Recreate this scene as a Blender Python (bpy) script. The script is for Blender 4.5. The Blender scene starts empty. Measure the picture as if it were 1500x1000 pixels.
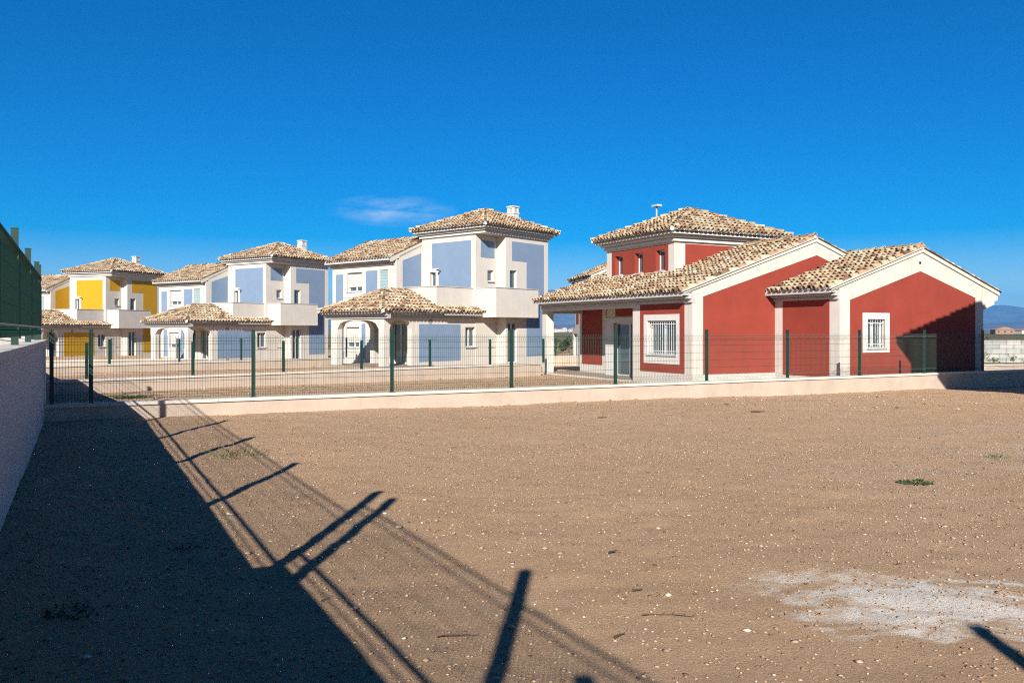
import bpy, math, random
import numpy as np
from mathutils import Vector, Matrix
random.seed(7)
R = math.radians
S = bpy.context.scene
C = S.collection

# ------------------------------------------------------------------ camera, sky, sun, exposure
EYE = 1.69
cam = bpy.data.cameras.new('camera')
cam.sensor_width = 36.0
cam.lens = 36.0 * 1220 / 1500
cam.shift_y = -16 / 1500.0
cam.clip_start = 0.05
cam.clip_end = 30000
camo = bpy.data.objects.new('camera', cam)
camo.location = (0, 0, EYE)
camo.rotation_euler = (R(90), 0, 0)
C.objects.link(camo)
S.camera = camo

SUN_AZ = R(5.6)          # direction the shadows run, from +Y towards +X
SUN_EL = R(26.7)
sd = bpy.data.lights.new('sun', 'SUN')
sd.energy = 5.0
sd.angle = R(0.5)
sd.color = (1.0, 0.945, 0.86)
so = bpy.data.objects.new('sun', sd)
ldir = Vector((math.sin(SUN_AZ) * math.cos(SUN_EL), math.cos(SUN_AZ) * math.cos(SUN_EL), -math.sin(SUN_EL)))
so.rotation_euler = ldir.to_track_quat('-Z', 'Y').to_euler()
C.objects.link(so)

wd = bpy.data.worlds.new('World')
S.world = wd
wd.use_nodes = True
wn = wd.node_tree.nodes; wl = wd.node_tree.links
wn.clear()
wo = wn.new('ShaderNodeOutputWorld'); bg = wn.new('ShaderNodeBackground')
sky = wn.new('ShaderNodeTexSky'); sky.sky_type = 'NISHITA'; sky.sun_disc = False
sky.sun_elevation = SUN_EL; sky.sun_rotation = R(180) + SUN_AZ
sky.altitude = 900; sky.air_density = 1.0; sky.dust_density = 0.15; sky.ozone_density = 3.0
bg.inputs['Strength'].default_value = 0.05
hs = wn.new('ShaderNodeHueSaturation'); hs.inputs['Saturation'].default_value = 1.95; hs.inputs['Hue'].default_value = 0.513; hs.inputs['Value'].default_value = 1.0
wl.new(sky.outputs[0], hs.inputs['Color'])
# one thin wisp of cloud, low over the middle house, out at infinity
tc = wn.new('ShaderNodeTexCoord'); mp = wn.new('ShaderNodeMapping'); mp.vector_type = 'POINT'
cd = Vector(((575 - 750) / 1220, 1, (484 - 309) / 1220)).normalized()
mp.inputs['Location'].default_value = (-cd.x * 12, -cd.y * 12, -cd.z * 48)
mp.inputs['Scale'].default_value = (12, 12, 48)
ln = wn.new('ShaderNodeVectorMath'); ln.operation = 'LENGTH'
mr = wn.new('ShaderNodeMapRange'); mr.inputs['From Min'].default_value = 0.15; mr.inputs['From Max'].default_value = 0.95
mr.inputs['To Min'].default_value = 1; mr.inputs['To Max'].default_value = 0
nz = wn.new('ShaderNodeTexNoise'); nz.inputs['Scale'].default_value = 1.7; nz.inputs['Detail'].default_value = 6
n2 = wn.new('ShaderNodeMapRange'); n2.inputs['From Min'].default_value = 0.38; n2.inputs['From Max'].default_value = 0.72
mu = wn.new('ShaderNodeMath'); mu.operation = 'MULTIPLY'; mu2 = wn.new('ShaderNodeMath'); mu2.operation = 'MULTIPLY'; mu2.inputs[1].default_value = 0.6
mx = wn.new('ShaderNodeMix'); mx.data_type = 'RGBA'
mx.inputs['B'].default_value = (8.6, 9.2, 10.4, 1)
wl.new(tc.outputs['Generated'], mp.inputs[0]); wl.new(mp.outputs[0], ln.inputs[0]); wl.new(ln.outputs['Value'], mr.inputs['Value'])
wl.new(mp.outputs[0], nz.inputs['Vector']); wl.new(nz.outputs['Fac'], n2.inputs['Value'])
wl.new(mr.outputs[0], mu.inputs[0]); wl.new(n2.outputs[0], mu.inputs[1]); wl.new(mu.outputs[0], mu2.inputs[0])
wl.new(mu2.outputs[0], mx.inputs['Factor']); wl.new(hs.outputs[0], mx.inputs['A'])
wl.new(mx.outputs['Result'], bg.inputs['Color']); wl.new(bg.outputs[0], wo.inputs['Surface'])

S.view_settings.view_transform = 'Standard'
S.view_settings.look = 'None'
S.view_settings.gamma = 1
S.view_settings.use_curve_mapping = False
S.view_settings.exposure = 1.0
S.cycles.max_bounces = 6
S.cycles.volume_bounces = 0
S.cycles.use_denoising = False
S.cycles.filter_width = 1.15

# ------------------------------------------------------------------ materials
ALB = 0.64
def nodes_of(name):
    m = bpy.data.materials.new(name); m.use_nodes = True
    n = m.node_tree.nodes; l = m.node_tree.links
    return m, n, l, n['Principled BSDF']

def mat(name, col, rough=0.85, var=0.08, scale=3.0, bump=0.15, bscale=60, spec=0.3, metal=0.0, streak=0.0, coord='Object'):
    m, n, l, b = nodes_of(name)
    b.inputs['Roughness'].default_value = rough
    b.inputs['Metallic'].default_value = metal
    b.inputs['Specular IOR Level'].default_value = spec
    t = n.new('ShaderNodeTexCoord')
    nz = n.new('ShaderNodeTexNoise'); nz.inputs['Scale'].default_value = scale; nz.inputs['Detail'].default_value = 6; nz.inputs['Roughness'].default_value = 0.65
    l.new(t.outputs[coord], nz.inputs['Vector'])
    mr = n.new('ShaderNodeMapRange'); mr.inputs['From Min'].default_value = 0.3; mr.inputs['From Max'].default_value = 0.7
    mr.inputs['To Min'].default_value = 1 - var; mr.inputs['To Max'].default_value = 1 + var
    l.new(nz.outputs['Fac'], mr.inputs['Value'])
    vm = n.new('ShaderNodeVectorMath'); vm.operation = 'SCALE'; vm.inputs[0].default_value = [c * ALB for c in col]
    l.new(mr.outputs[0], vm.inputs['Scale'])
    out = vm.outputs[0]
    if streak > 0:
        mp = n.new('ShaderNodeMapping'); mp.inputs['Scale'].default_value = (5, 5, 0.35)
        l.new(t.outputs[coord], mp.inputs[0])
        n3 = n.new('ShaderNodeTexNoise'); n3.inputs['Scale'].default_value = 1.6; n3.inputs['Detail'].default_value = 5
        l.new(mp.outputs[0], n3.inputs['Vector'])
        m3 = n.new('ShaderNodeMapRange'); m3.inputs['From Min'].default_value = 0.52; m3.inputs['From Max'].default_value = 0.8
        m3.inputs['To Min'].default_value = 0; m3.inputs['To Max'].default_value = streak
        l.new(n3.outputs['Fac'], m3.inputs['Value'])
        mx = n.new('ShaderNodeMix'); mx.data_type = 'RGBA'; mx.inputs['B'].default_value = (0.36, 0.26, 0.18, 1)
        l.new(m3.outputs[0], mx.inputs['Factor']); l.new(out, mx.inputs['A'])
        out = mx.outputs['Result']
    l.new(out, b.inputs['Base Color'])
    if bump > 0:
        nb = n.new('ShaderNodeTexNoise'); nb.inputs['Scale'].default_value = bscale; nb.inputs['Detail'].default_value = 4
        l.new(t.outputs[coord], nb.inputs['Vector'])
        bm = n.new('ShaderNodeBump'); bm.inputs['Strength'].default_value = bump; bm.inputs['Distance'].default_value = 0.01
        l.new(nb.outputs['Fac'], bm.inputs['Height']); l.new(bm.outputs[0], b.inputs['Normal'])
    return m

M = {}
M['cream'] = mat('cream_stucco', (0.74, 0.69, 0.62), streak=0.25, var=0.05, scale=1.5)
M['white'] = mat('white_trim', (0.80, 0.77, 0.72), var=0.04, bump=0.05)
M['verge'] = mat('weathered_white_band', (0.74, 0.68, 0.60), streak=0.5, var=0.07, scale=2)
M['red'] = mat('red_stucco', (0.335, 0.052, 0.031), var=0.11, scale=1.2, bump=0.3, bscale=90)
M['blue'] = mat('blue_stucco', (0.225, 0.32, 0.46), var=0.06, scale=1.2, bump=0.3, bscale=90)
M['yellow'] = mat('yellow_stucco', (0.66, 0.36, 0.012), var=0.05, scale=1.2, bump=0.3, bscale=90)
M['upvc'] = mat('white_window_frame', (0.82, 0.83, 0.83), rough=0.35, var=0.01, bump=0)
M['shutter'] = mat('ivory_roller_shutter', (0.74, 0.72, 0.66), rough=0.5, var=0.02, bump=0)
M['mould'] = mat('grey_white_moulding', (0.58, 0.565, 0.55), var=0.06, bump=0.05)
M['green'] = mat('green_coated_steel', (0.008, 0.045, 0.032), rough=0.4, var=0.1, bump=0, spec=0.5)
M['wire'] = mat('green_coated_wire', (0.007, 0.062, 0.040), rough=0.45, var=0.05, bump=0, spec=0.5)
M['steel'] = mat('galvanised_steel', (0.45, 0.46, 0.47), rough=0.4, metal=0.8, var=0.1, bump=0)
M['dark'] = mat('dark_metal', (0.03, 0.03, 0.032), rough=0.6, var=0.1, bump=0)
M['wall_white'] = mat('white_render_boundary', (0.66, 0.64, 0.62), streak=0.22, var=0.06, scale=0.8)
M['coping'] = mat('concrete_coping', (0.74, 0.69, 0.61), var=0.1, scale=2.5, bump=0.3)
M['lowwall'] = mat('pinkish_rendered_low_wall', (0.60, 0.485, 0.385), streak=0.35, var=0.13, scale=1.4, bump=0.4)
M['slab'] = mat('terrace_concrete', (0.42, 0.33, 0.25), var=0.12, bump=0.3)
M['rock_w'] = mat('distant_white_render', (0.7, 0.67, 0.62), var=0.05, bump=0)
M['terracotta_far'] = mat('distant_orange_render', (0.40, 0.25, 0.17), var=0.1, bump=0)
M['bark'] = mat('bark', (0.12, 0.08, 0.05), var=0.2, bump=0.3)
M['twig'] = mat('dry_twig', (0.10, 0.065, 0.04), var=0.3, bump=0)

def glass_mat():
    m, n, l, b = nodes_of('window_glass')
    b.inputs['Base Color'].default_value = (0.05, 0.075, 0.085, 1)
    b.inputs['Roughness'].default_value = 0.06
    b.inputs['Specular IOR Level'].default_value = 0.9
    return m
M['glass'] = glass_mat()
def gblock():
    m, n, l, b = nodes_of('glass_block')
    b.inputs['Base Color'].default_value = (0.22, 0.32, 0.32, 1)
    b.inputs['Roughness'].default_value = 0.12
    return m
M['gblock'] = gblock()

def tile_mat():
    m, n, l, b = nodes_of('clay_roof_tile')
    at = n.new('ShaderNodeAttribute'); at.attribute_name = 'tone'
    cr = n.new('ShaderNodeValToRGB')
    e = cr.color_ramp.elements
    e[0].position = 0; e[0].color = (0.077, 0.047, 0.028, 1)
    e[1].position = 1; e[1].color = (0.439, 0.389, 0.285, 1)
    for p, c in ((0.15, (0.178, 0.094, 0.053, 1)), (0.35, (0.298, 0.188, 0.106, 1)), (0.55, (0.356, 0.250, 0.148, 1)), (0.8, (0.399, 0.319, 0.210, 1))):
        x = e.new(p); x.color = c
    l.new(at.outputs['Fac'], cr.inputs[0])
    t = n.new('ShaderNodeTexCoord')
    nz = n.new('ShaderNodeTexNoise'); nz.inputs['Scale'].default_value = 9; nz.inputs['Detail'].default_value = 5
    l.new(t.outputs['Object'], nz.inputs['Vector'])
    mr = n.new('ShaderNodeMapRange'); mr.inputs['From Min'].default_value = 0.3; mr.inputs['From Max'].default_value = 0.7
    mr.inputs['To Min'].default_value = 0.7; mr.inputs['To Max'].default_value = 1.2
    l.new(nz.outputs['Fac'], mr.inputs['Value'])
    vm = n.new('ShaderNodeVectorMath'); vm.operation = 'SCALE'
    l.new(cr.outputs[0], vm.inputs[0]); l.new(mr.outputs[0], vm.inputs['Scale']); l.new(vm.outputs[0], b.inputs['Base Color'])
    b.inputs['Roughness'].default_value = 0.9
    return m
M['tile'] = tile_mat()
M['pan'] = mat('shade_darkened_pan_tile', (0.15, 0.085, 0.05), var=0.25, scale=6, bump=0.2)  # darker than the cover tiles: shade of the gaps is put into the colour

# ------------------------------------------------------------------ object helpers
def setp(o, label=None, cat=None, group=None, kind=None):
    if label: o['label'] = label
    if cat: o['category'] = cat
    if group: o['group'] = group
    if kind: o['kind'] = kind
    return o

def empty(name, loc, rz=0, label=None, cat=None, group=None):
    o = bpy.data.objects.new(name, None); o.empty_display_size = 0.3
    o.location = loc; o.rotation_euler = (0, 0, rz); C.objects.link(o)
    return setp(o, label, cat, group)

class MB:
    def __init__(s): s.v = []; s.f = []; s.mi = []; s.tone = []
    def add(s, vs, fs, mi=0, tone=0.5):
        b = len(s.v); s.v += [tuple(v) for v in vs]
        for f in fs: s.f.append(tuple(b + i for i in f)); s.mi.append(mi); s.tone.append(tone)
    def hexa(s, v8, mi=0):
        s.add(v8, [(0, 3, 2, 1), (4, 5, 6, 7), (0, 1, 5, 4), (1, 2, 6, 5), (2, 3, 7, 6), (3, 0, 4, 7)], mi)
    def box(s, x0, x1, y0, y1, z0, z1, mi=0):
        s.hexa([(x0, y0, z0), (x1, y0, z0), (x1, y1, z0), (x0, y1, z0), (x0, y0, z1), (x1, y0, z1), (x1, y1, z1), (x0, y1, z1)], mi)
    def prism(s, poly, a, b, axis='y', mi=0):
        n = len(poly)
        def P(u, w, c): return (u, c, w) if axis == 'y' else ((c, u, w) if axis == 'x' else (u, w, c))
        s.add([P(u, w, a) for u, w in poly] + [P(u, w, b) for u, w in poly],
              [tuple(range(n)), tuple(range(2 * n - 1, n - 1, -1))] + [(i, (i + 1) % n, n + (i + 1) % n, n + i) for i in range(n)], mi)
    def tube(s, p0, p1, r0, r1=None, n=6, mi=0):
        r1 = r0 if r1 is None else r1
        p0 = Vector(p0); p1 = Vector(p1); d = (p1 - p0).normalized()
        a = d.orthogonal().normalized(); b = d.cross(a)
        vs = []
        for p, r in ((p0, r0), (p1, r1)):
            for i in range(n):
                t = 2 * math.pi * i / n
                vs.append(p + a * (r * math.cos(t)) + b * (r * math.sin(t)))
        s.add(vs, [(i, (i + 1) % n, n + (i + 1) % n, n + i) for i in range(n)] + [tuple(range(n))[::-1], tuple(range(n, 2 * n))], mi)
    def mesh(s, name, mats):
        me = bpy.data.meshes.new(name); me.from_pydata(s.v, [], s.f)
        for m in (mats if isinstance(mats, (list, tuple)) else [mats]): me.materials.append(m)
        if len(me.materials) > 1: me.polygons.foreach_set('material_index', s.mi)
        at = me.attributes.new('tone', 'FLOAT', 'FACE'); at.data.foreach_set('value', s.tone)
        me.update(); return me
    def build(s, name, mats, parent=None, smooth=False):
        me = s.mesh(name, mats)
        if smooth: me.polygons.foreach_set('use_smooth', [True] * len(me.polygons))
        o = bpy.data.objects.new(name, me); C.objects.link(o)
        if parent: o.parent = parent
        return o

def fixn(me):
    import bmesh
    b = bmesh.new(); b.from_mesh(me); bmesh.ops.recalc_face_normals(b, faces=b.faces); b.to_mesh(me); b.free()

def lerp(a, b, t): return a + (b - a) * t
def pw(pts, u):
    if u <= pts[0][0]: return pts[0][1]
    for (a, za), (b, zb) in zip(pts, pts[1:]):
        if u <= b: return lerp(za, zb, (u - a) / (b - a)) if b > a else zb
    return pts[-1][1]

def cells(mb, face, c, th, u0, u1, zb, zt, holes=(), mi=0):
    """upright wall sheet: face 'x' looks to -x at x=c, 'y' looks to -y at y=c ('X'/'Y' look the other way).
    zb/zt numbers or piecewise lines; holes = (u0,u1,z0,z1) with z1 a number or piecewise line."""
    zb = zb if isinstance(zb, list) else [(u0, zb), (u1, zb)]
    zt = zt if isinstance(zt, list) else [(u0, zt), (u1, zt)]
    cuts = {u0, u1}
    for p in zb + zt: cuts.add(p[0])
    H = []
    for h in holes:
        z1 = h[3] if isinstance(h[3], list) else [(h[0], h[3]), (h[1], h[3])]
        H.append((h[0], h[1], h[2], z1)); cuts.update((h[0], h[1])); cuts.update(p[0] for p in z1)
    cuts = sorted(u for u in cuts if u0 - 1e-6 <= u <= u1 + 1e-6)
    th_ = th if face in 'xy' else -th
    for a, b in zip(cuts, cuts[1:]):
        if b - a < 1e-5: continue
        segs = []
        lo = (pw(zb, a), pw(zb, b))
        for h in sorted([h for h in H if h[0] <= a + 1e-6 and h[1] >= b - 1e-6], key=lambda h: h[2]):
            if h[2] > lo[0] + 1e-4: segs.append((lo, (h[2], h[2])))
            lo = (pw(h[3], a + 1e-7), pw(h[3], b - 1e-7))
        segs.append((lo, (pw(zt, a + 1e-7), pw(zt, b - 1e-7))))
        for (l0, l1), (t0, t1) in segs:
            if max(t0 - l0, t1 - l1) < 1e-3: continue
            if face in 'xX':
                mb.hexa([(c, a, l0), (c + th_, a, l0), (c + th_, b, l1), (c, b, l1), (c, a, t0), (c + th_, a, t0), (c + th_, b, t1), (c, b, t1)], mi)
            else:
                mb.hexa([(a, c, l0), (b, c, l1), (b, c + th_, l1), (a, c + th_, l0), (a, c, t0), (b, c, t1), (b, c + th_, t1), (a, c + th_, t0)], mi)

def wall(parent, face, c, u0, u1, zb, zt, holes=(), m='cream', th=0.25, name='wall', label=None):
    mb = MB(); cells(mb, face, c, th, u0, u1, zb, zt, holes)
    o = mb.build(name, M[m], parent); fixn(o.data)
    if label: o['label'] = label
    return o
def panel(parent, face, c, u0, u1, zb, zt, m, holes=(), label=None):
    o = wall(parent, face, c - 0.012, u0, u1, zb, zt, holes, m, th=0.016, name='painted_panel', label=label)
    return o

def fbox(mb, face, c, d0, d1, u0, u1, z0, z1, mi=0):
    """box between depths d0..d1 measured inwards from wall face c"""
    if face == 'x': mb.box(c + d0, c + d1, u0, u1, z0, z1, mi)
    else: mb.box(u0, u1, c + d0, c + d1, z0, z1, mi)

def window(parent, face, c, u0, u1, z0, z1, kind='plain', surround=None, sill=True, depth=0.16, name='window', msur='white'):
    f = MB(); t = 0.05
    d0, d1 = depth, depth + 0.06
    fbox(f, face, c, d0, d1, u0, u0 + t, z0, z1); fbox(f, face, c, d0, d1, u1 - t, u1, z0, z1)
    fbox(f, face, c, d0, d1, u0 + t, u1 - t, z0, z0 + t); fbox(f, face, c, d0, d1, u0 + t, u1 - t, z1 - t, z1)
    w = u1 - u0
    if w > 0.7:
        k = 1 if w < 1.7 else 2
        for i in range(1, k + 1):
            uc = u0 + w * i / (k + 1)
            fbox(f, face, c, d0 - 0.01, d1, uc - 0.045, uc + 0.045, z0 + t, z1 - t)
    fr = f.build(name, M['upvc'], parent)
    g = MB(); fbox(g, face, c, d0 + 0.02, d0 + 0.04, u0 + t * .9, u1 - t * .9, z0 + t * .9, z1 - t * .9)
    g.build('pane', M['glass'], fr)
    if surround:
        s0, s1, sz0, sz1 = surround
        s = MB(); cells(s, face, c - 0.03, 0.05, s0, s1, sz0, sz1, [(u0, u1, z0, z1)])
        s.build('surround', M[msur], fr)
    if sill:
        s = MB(); fbox(s, face, c, -0.07, depth, u0 - 0.04, u1 + 0.04, z0 - 0.045, z0 - 0.003); s.build('sill', M['mould'], fr)
    if kind == 'grille':
        n = max(3, int(w / 0.115))
        for i in range(n):
            uc = u0 + w * (i + 0.5) / n
            s = MB()
            pa = (c + 0.03, uc, z0 + 0.0) if face == 'x' else (uc, c + 0.03, z0 + 0.0)
            pb = (c + 0.03, uc, z1) if face == 'x' else (uc, c + 0.03, z1)
            s.tube(pa, pb, 0.008, n=5); s.build('grille_bar', M['upvc'], fr)
        s = MB()
        for zz in (z0 + 0.12, z1 - 0.12):
            fbox(s, face, c, 0.024, 0.036, u0, u1, zz - 0.012, zz + 0.012)
        s.build('grille_rail', M['upvc'], fr)
    if kind == 'shutter':
        zs = z0 + (z1 - z0) * 0.24
        s = MB(); n = int((z1 - zs) / 0.06)
        for i in range(n):
            a = zs + (z1 - zs) * i / n
            fbox(s, face, c, depth - 0.05, depth - 0.02, u0 + 0.01, u1 - 0.01, a + 0.004, a + (z1 - zs) / n)
        fbox(s, face, c, depth - 0.04, depth - 0.025, u0 + 0.01, u1 - 0.01, zs, z1 - 0.02)
        s.build('roller_shutter', M['shutter'], fr)
    return fr

# ------------------------------------------------------------------ roof tiles
rt = random.Random(11)
def tone():
    r = rt.random()
    if r < 0.10: return rt.uniform(0.02, 0.18)
    if r < 0.40: return rt.uniform(0.25, 0.5)
    return rt.uniform(0.5, 1.0)
TW, TL = 0.225, 0.37       # spacing across, exposed length
def tile_geo(tn, seg=5):
    """one barrel tile, lower end at origin, running +y (up the slope), z away from the roof"""
    mb = MB(); L = 0.44; vs = []
    for (y, r, h, zz) in ((0, 0.097, 0.116, 0.045), (L, 0.074, 0.084, 0.0)):
        for rr in (0, 0.02):
            for i in range(seg + 1):
                a = math.pi * i / seg
                vs.append((-(r - rr) * math.cos(a), y, zz + (h - rr) * math.sin(a)))
    k = seg + 1; fs = []
    for i in range(seg):
        fs.append((i, i + 1, 2 * k + i + 1, 2 * k + i))            # outer
        fs.append((i + 1, i, k + i, k + i + 1))                    # lower end
        fs.append((k + i, k + i + 1, 3 * k + i + 1, 3 * k + i)[::-1])
    mb.add(vs, fs, 0, tn)
    return mb
TILE = tile_geo(0.5)
def inside(poly, x, y):
    r = False; n = len(poly)
    for i in range(n):
        x1, y1 = poly[i]; x2, y2 = poly[(i + 1) % n]
        if (y1 > y) != (y2 > y) and x < (x2 - x1) * (y - y1) / (y2 - y1) + x1: r = not r
    return r

class Roof:
    """collects tile placements of one roof; build() makes deck + tiles"""
    def __init__(s): s.t = []; s.pans = MB(); s.deck = MB(); s.mort = MB()
    def plane(s, o, u, v, poly, excl=None, eave=True):
        """o eave point, u along eave, v up slope; poly in (u,v) metres"""
        o = Vector(o); u = Vector(u).normalized(); v = Vector(v).normalized(); n = u.cross(v)
        if n.z < 0: n = -n
        us = [p[0] for p in poly]; vs = [p[1] for p in poly]
        a, b = min(us), max(us); nc = max(1, round((b - a) / TW)); w = (b - a) / nc
        nr = int(max(vs) / TL) + 2
        if eave:
            q0 = o + u * (min(p[0] for p in poly if p[1] < .01)); q1 = o + u * (max(p[0] for p in poly if p[1] < .01)); w2 = v * 0.16
            up = n * 0.052
            s.mort.hexa([q0 + v * .03, q1 + v * .03, q1 + v * .15, q0 + v * .15, q0 + v * .03 + up, q1 + v * .03 + up, q1 + v * .15 + up, q0 + v * .15 + up])
        for j in range(nc):
            uc = a + w * (j + 0.5)
            # extents of the polygon on this column
            hit = [k * 0.04 for k in range(int(min(vs) / 0.04) - 1, int(max(vs) / 0.04) + 2) if inside(poly, uc, k * 0.04 + 0.013)]
            if not hit: continue
            v0, v1 = hit[0], hit[-1]
            for i in range(nr):
                vv = -0.03 + i * TL
                if vv + 0.05 < v0 - 0.12 or vv > v1 - 0.08: continue
                P = o + u * (uc + rt.uniform(-.014, .014)) + v * (vv + rt.uniform(-.035, .035)) + n * (0.03 + rt.uniform(-.008, .014))
                if excl and excl(P): continue
                s.t.append((P, u, v, n, rt.uniform(-.05, .05)))
            # pan strip between covers
            for dx in (-w / 2,):
                h2 = [k * 0.04 for k in range(int(min(vs) / 0.04) - 1, int(max(vs) / 0.04) + 2) if inside(poly, uc + dx * .96, k * 0.04 + 0.013)]
                if not h2: continue
                q0, q1 = o + v * (h2[0] - 0.05), o + v * h2[-1]
                A = []
                for q in (q0, q1):
                    for k in range(4):
                        t = -1 + 2 * k / 3
                        A.append(q + u * (uc + dx + t * 0.085) + n * (0.012 + 0.03 * (t * t)))
                s.pans.add(A, [(k, k + 1, 5 + k, 4 + k) for k in range(3)], 0, 0.2)
    def caps(s, p0, p1, end=0.0):
        """ridge or hip line of cap tiles"""
        p0 = Vector(p0); p1 = Vector(p1); d = p1 - p0; L = d.length; v = d.normalized()
        u = v.cross(Vector((0, 0, 1))).normalized(); n = u.cross(v)
        if n.z < 0: n = -n
        k = max(1, int(L / 0.36))
        for i in range(k):
            s.t.append((p0 + v * (i * L / k) + n * (0.075 + rt.uniform(-.008, .01)), u, v, n, rt.uniform(-.03, .03)))
        s.mort.tube(p0 + n * 0.04, p1 + n * 0.04, 0.085, n=6)
    def build(s, name, parent, near=0, key=None, roof_mat='white'):
        root = s.deck.build(name, M['mould'], parent)
        ts = s.t
        single = []
        if near and key:
            ts = sorted(ts, key=key); single, ts = ts[:near], ts[near:]
        nv = len(TILE.v); base = np.array(TILE.v)
        allv = np.zeros((len(ts) * nv, 3)); fs = []; tn = []
        for i, (P, u, v, n, sk) in enumerate(ts):
            v2 = (v + u * sk).normalized(); u2 = (u - v * sk).normalized()
            Mx = np.array([u2, v2, n]) if u2.cross(v2).dot(n) > 0 else np.array([-u2, v2, n])
            allv[i * nv:(i + 1) * nv] = base @ Mx + np.array(P)
            k = i * nv; t = tone()
            for f in TILE.f: fs.append(tuple(k + q for q in f)); tn.append(t)
        me = bpy.data.meshes.new('roof_tiles'); me.from_pydata(allv.tolist(), [], fs); me.materials.append(M['tile'])
        at = me.attributes.new('tone', 'FLOAT', 'FACE'); at.data.foreach_set('value', tn)
        o = bpy.data.objects.new('roof_tiles', me); C.objects.link(o); o.parent = root; o['kind'] = 'stuff'
        if single:
            variants = [tile_geo(t).mesh('tile', M['tile']) for t in (0.06, 0.16, 0.3, 0.38, 0.46, 0.54, 0.62, 0.7, 0.78, 0.86, 0.95)]
            wts = [1, 1, 2, 2, 2, 2, 3, 3, 3, 3, 2]
            for (P, u, v, n, sk) in single:
                v2 = (v + u * sk).normalized(); u2 = v2.cross(n).normalized()
                m4 = Matrix.Identity(4)
                for r_ in range(3): m4[r_][0] = u2[r_]; m4[r_][1] = v2[r_]; m4[r_][2] = n[r_]; m4[r_][3] = P[r_]
                o = bpy.data.objects.new('tile', rt.choices(variants, wts)[0]); C.objects.link(o); o.parent = root; o.matrix_local = m4
        if s.pans.v:
            o = s.pans.build('pan_tiles', M['pan'], root); o['kind'] = 'stuff'
        if s.mort.v: o = s.mort.build('mortar_bedding', M['white'], root); o['kind'] = 'stuff'
        return root

def slab(mb, pts, th):
    """deck slab from top polygon pts, thickness th downwards"""
    n = len(pts)
    mb.add(list(pts) + [(p[0], p[1], p[2] - th) for p in pts], [tuple(range(n)), tuple(range(2 * n - 1, n - 1, -1))] + [(i, (i + 1) % n, n + (i + 1) % n, n + i) for i in range(n)])

def cornice(parent, x0, x1, y0, y1, z, H=0.33, out=0.36, name='cornice'):
    """stepped moulding under a tiled eave, rectangle = wall line"""
    mb = MB(); k = [(0.10, 0.0, 0.10), (0.05, 0.10, 0.14), (0.20, 0.14, 0.22), (0.15, 0.22, 0.25), (out, 0.25, H)]
    for (o, a, b) in k: mb.box(x0 - o, x1 + o, y0 - o, y1 + o, z + a * H / 0.33, z + b * H / 0.33 - 0.001)
    return mb.build(name, M['white'], parent)
def eave_strip(parent, side, c, u0, u1, z, H=0.28, out=0.36, name='cornice'):
    """moulding along one wall line facing -x ('x') or -y ('y')"""
    mb = MB()
    for i, (o, a, b) in enumerate([(0.08, 0.0, 0.30), (0.05, 0.30, 0.40), (0.2, 0.40, 0.66), (0.16, 0.66, 0.76), (out, 0.76, 1.0)]):
        fbox(mb, side, c, -o, 0.1, u0 - 0.001 * i, u1 + 0.001 * i, z + a * H, z + b * H - 0.001)
    return mb.build(name, M['mould'], parent)

def pyramid(parent, x0, x1, y0, y1, z, apex_z, near=0, key=None):
    cx, cy = (x0 + x1) / 2, (y0 + y1) / 2
    r = Roof(); A = Vector((cx, cy, apex_z))
    r.deck.add([(x0, y0, z), (x1, y0, z), (x1, y1, z), (x0, y1, z), tuple(A)], [(3, 2, 1, 0), (0, 1, 4), (1, 2, 4), (2, 3, 4), (3, 0, 4)])
    for (a, b) in (((x0, y0), (x1, y0)), ((x1, y0), (x1, y1)), ((x1, y1), (x0, y1)), ((x0, y1), (x0, y0))):
        a3 = Vector((a[0], a[1], z)); b3 = Vector((b[0], b[1], z)); L = (b3 - a3).length
        mid = (a3 + b3) / 2; v = A - mid
        r.plane(a3, b3 - a3, v, [(0, 0), (L, 0), (L / 2, v.length)])
        r.caps(a3, A)
    return r.build('roof', parent, near, key)

def railing_chimney(parent, x, y, z0, z1, w=0.34):
    c = MB(); c.box(x - w, x + w, y - w, y + w, z0, z1 - 0.42); ch = c.build('chimney', M['white'], parent)
    d = MB(); d.box(x - w - .03, x + w + .03, y - w - .03, y + w + .03, z1 - 0.419, z1 - 0.34); 
    d.box(x - w - .04, x + w + .04, y - w - .04, y + w + .04, z1 - 0.06, z1)
    for sx in (-1, 1):
        for sy in (-1, 1): d.box(x + sx * (w - .06) - .06, x + sx * (w - .06) + .06, y + sy * (w - .06) - .06, y + sy * (w - .06) + .06, z1 - 0.34, z1 - 0.06)
    for i in range(3):
        zz = z1 - 0.31 + i * 0.085
        d.box(x - w + .02, x + w - .02, y - w + .02, y - w + .06, zz, zz + 0.045); d.box(x - w + .02, x - w + .06, y - w + .06, y + w - .02, zz, zz + 0.045)
    d.build('chimney_cap', M['white'], ch)

def lamp_arm(parent, face, c, u, z):
    mb = MB()
    if face == 'x': mb.tube((c, u, z), (c - 0.2, u, z + 0.05), 0.02); mb.box(c - 0.3, c - 0.18, u - 0.04, u + 0.04, z + 0.02, z + 0.09)
    else: mb.tube((u, c, z), (u, c - 0.2, z + 0.05), 0.02); mb.box(u - 0.04, u + 0.04, c - 0.3, c - 0.18, z + 0.02, z + 0.09)
    mb.build('wall_light', M['dark'], parent)

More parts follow.
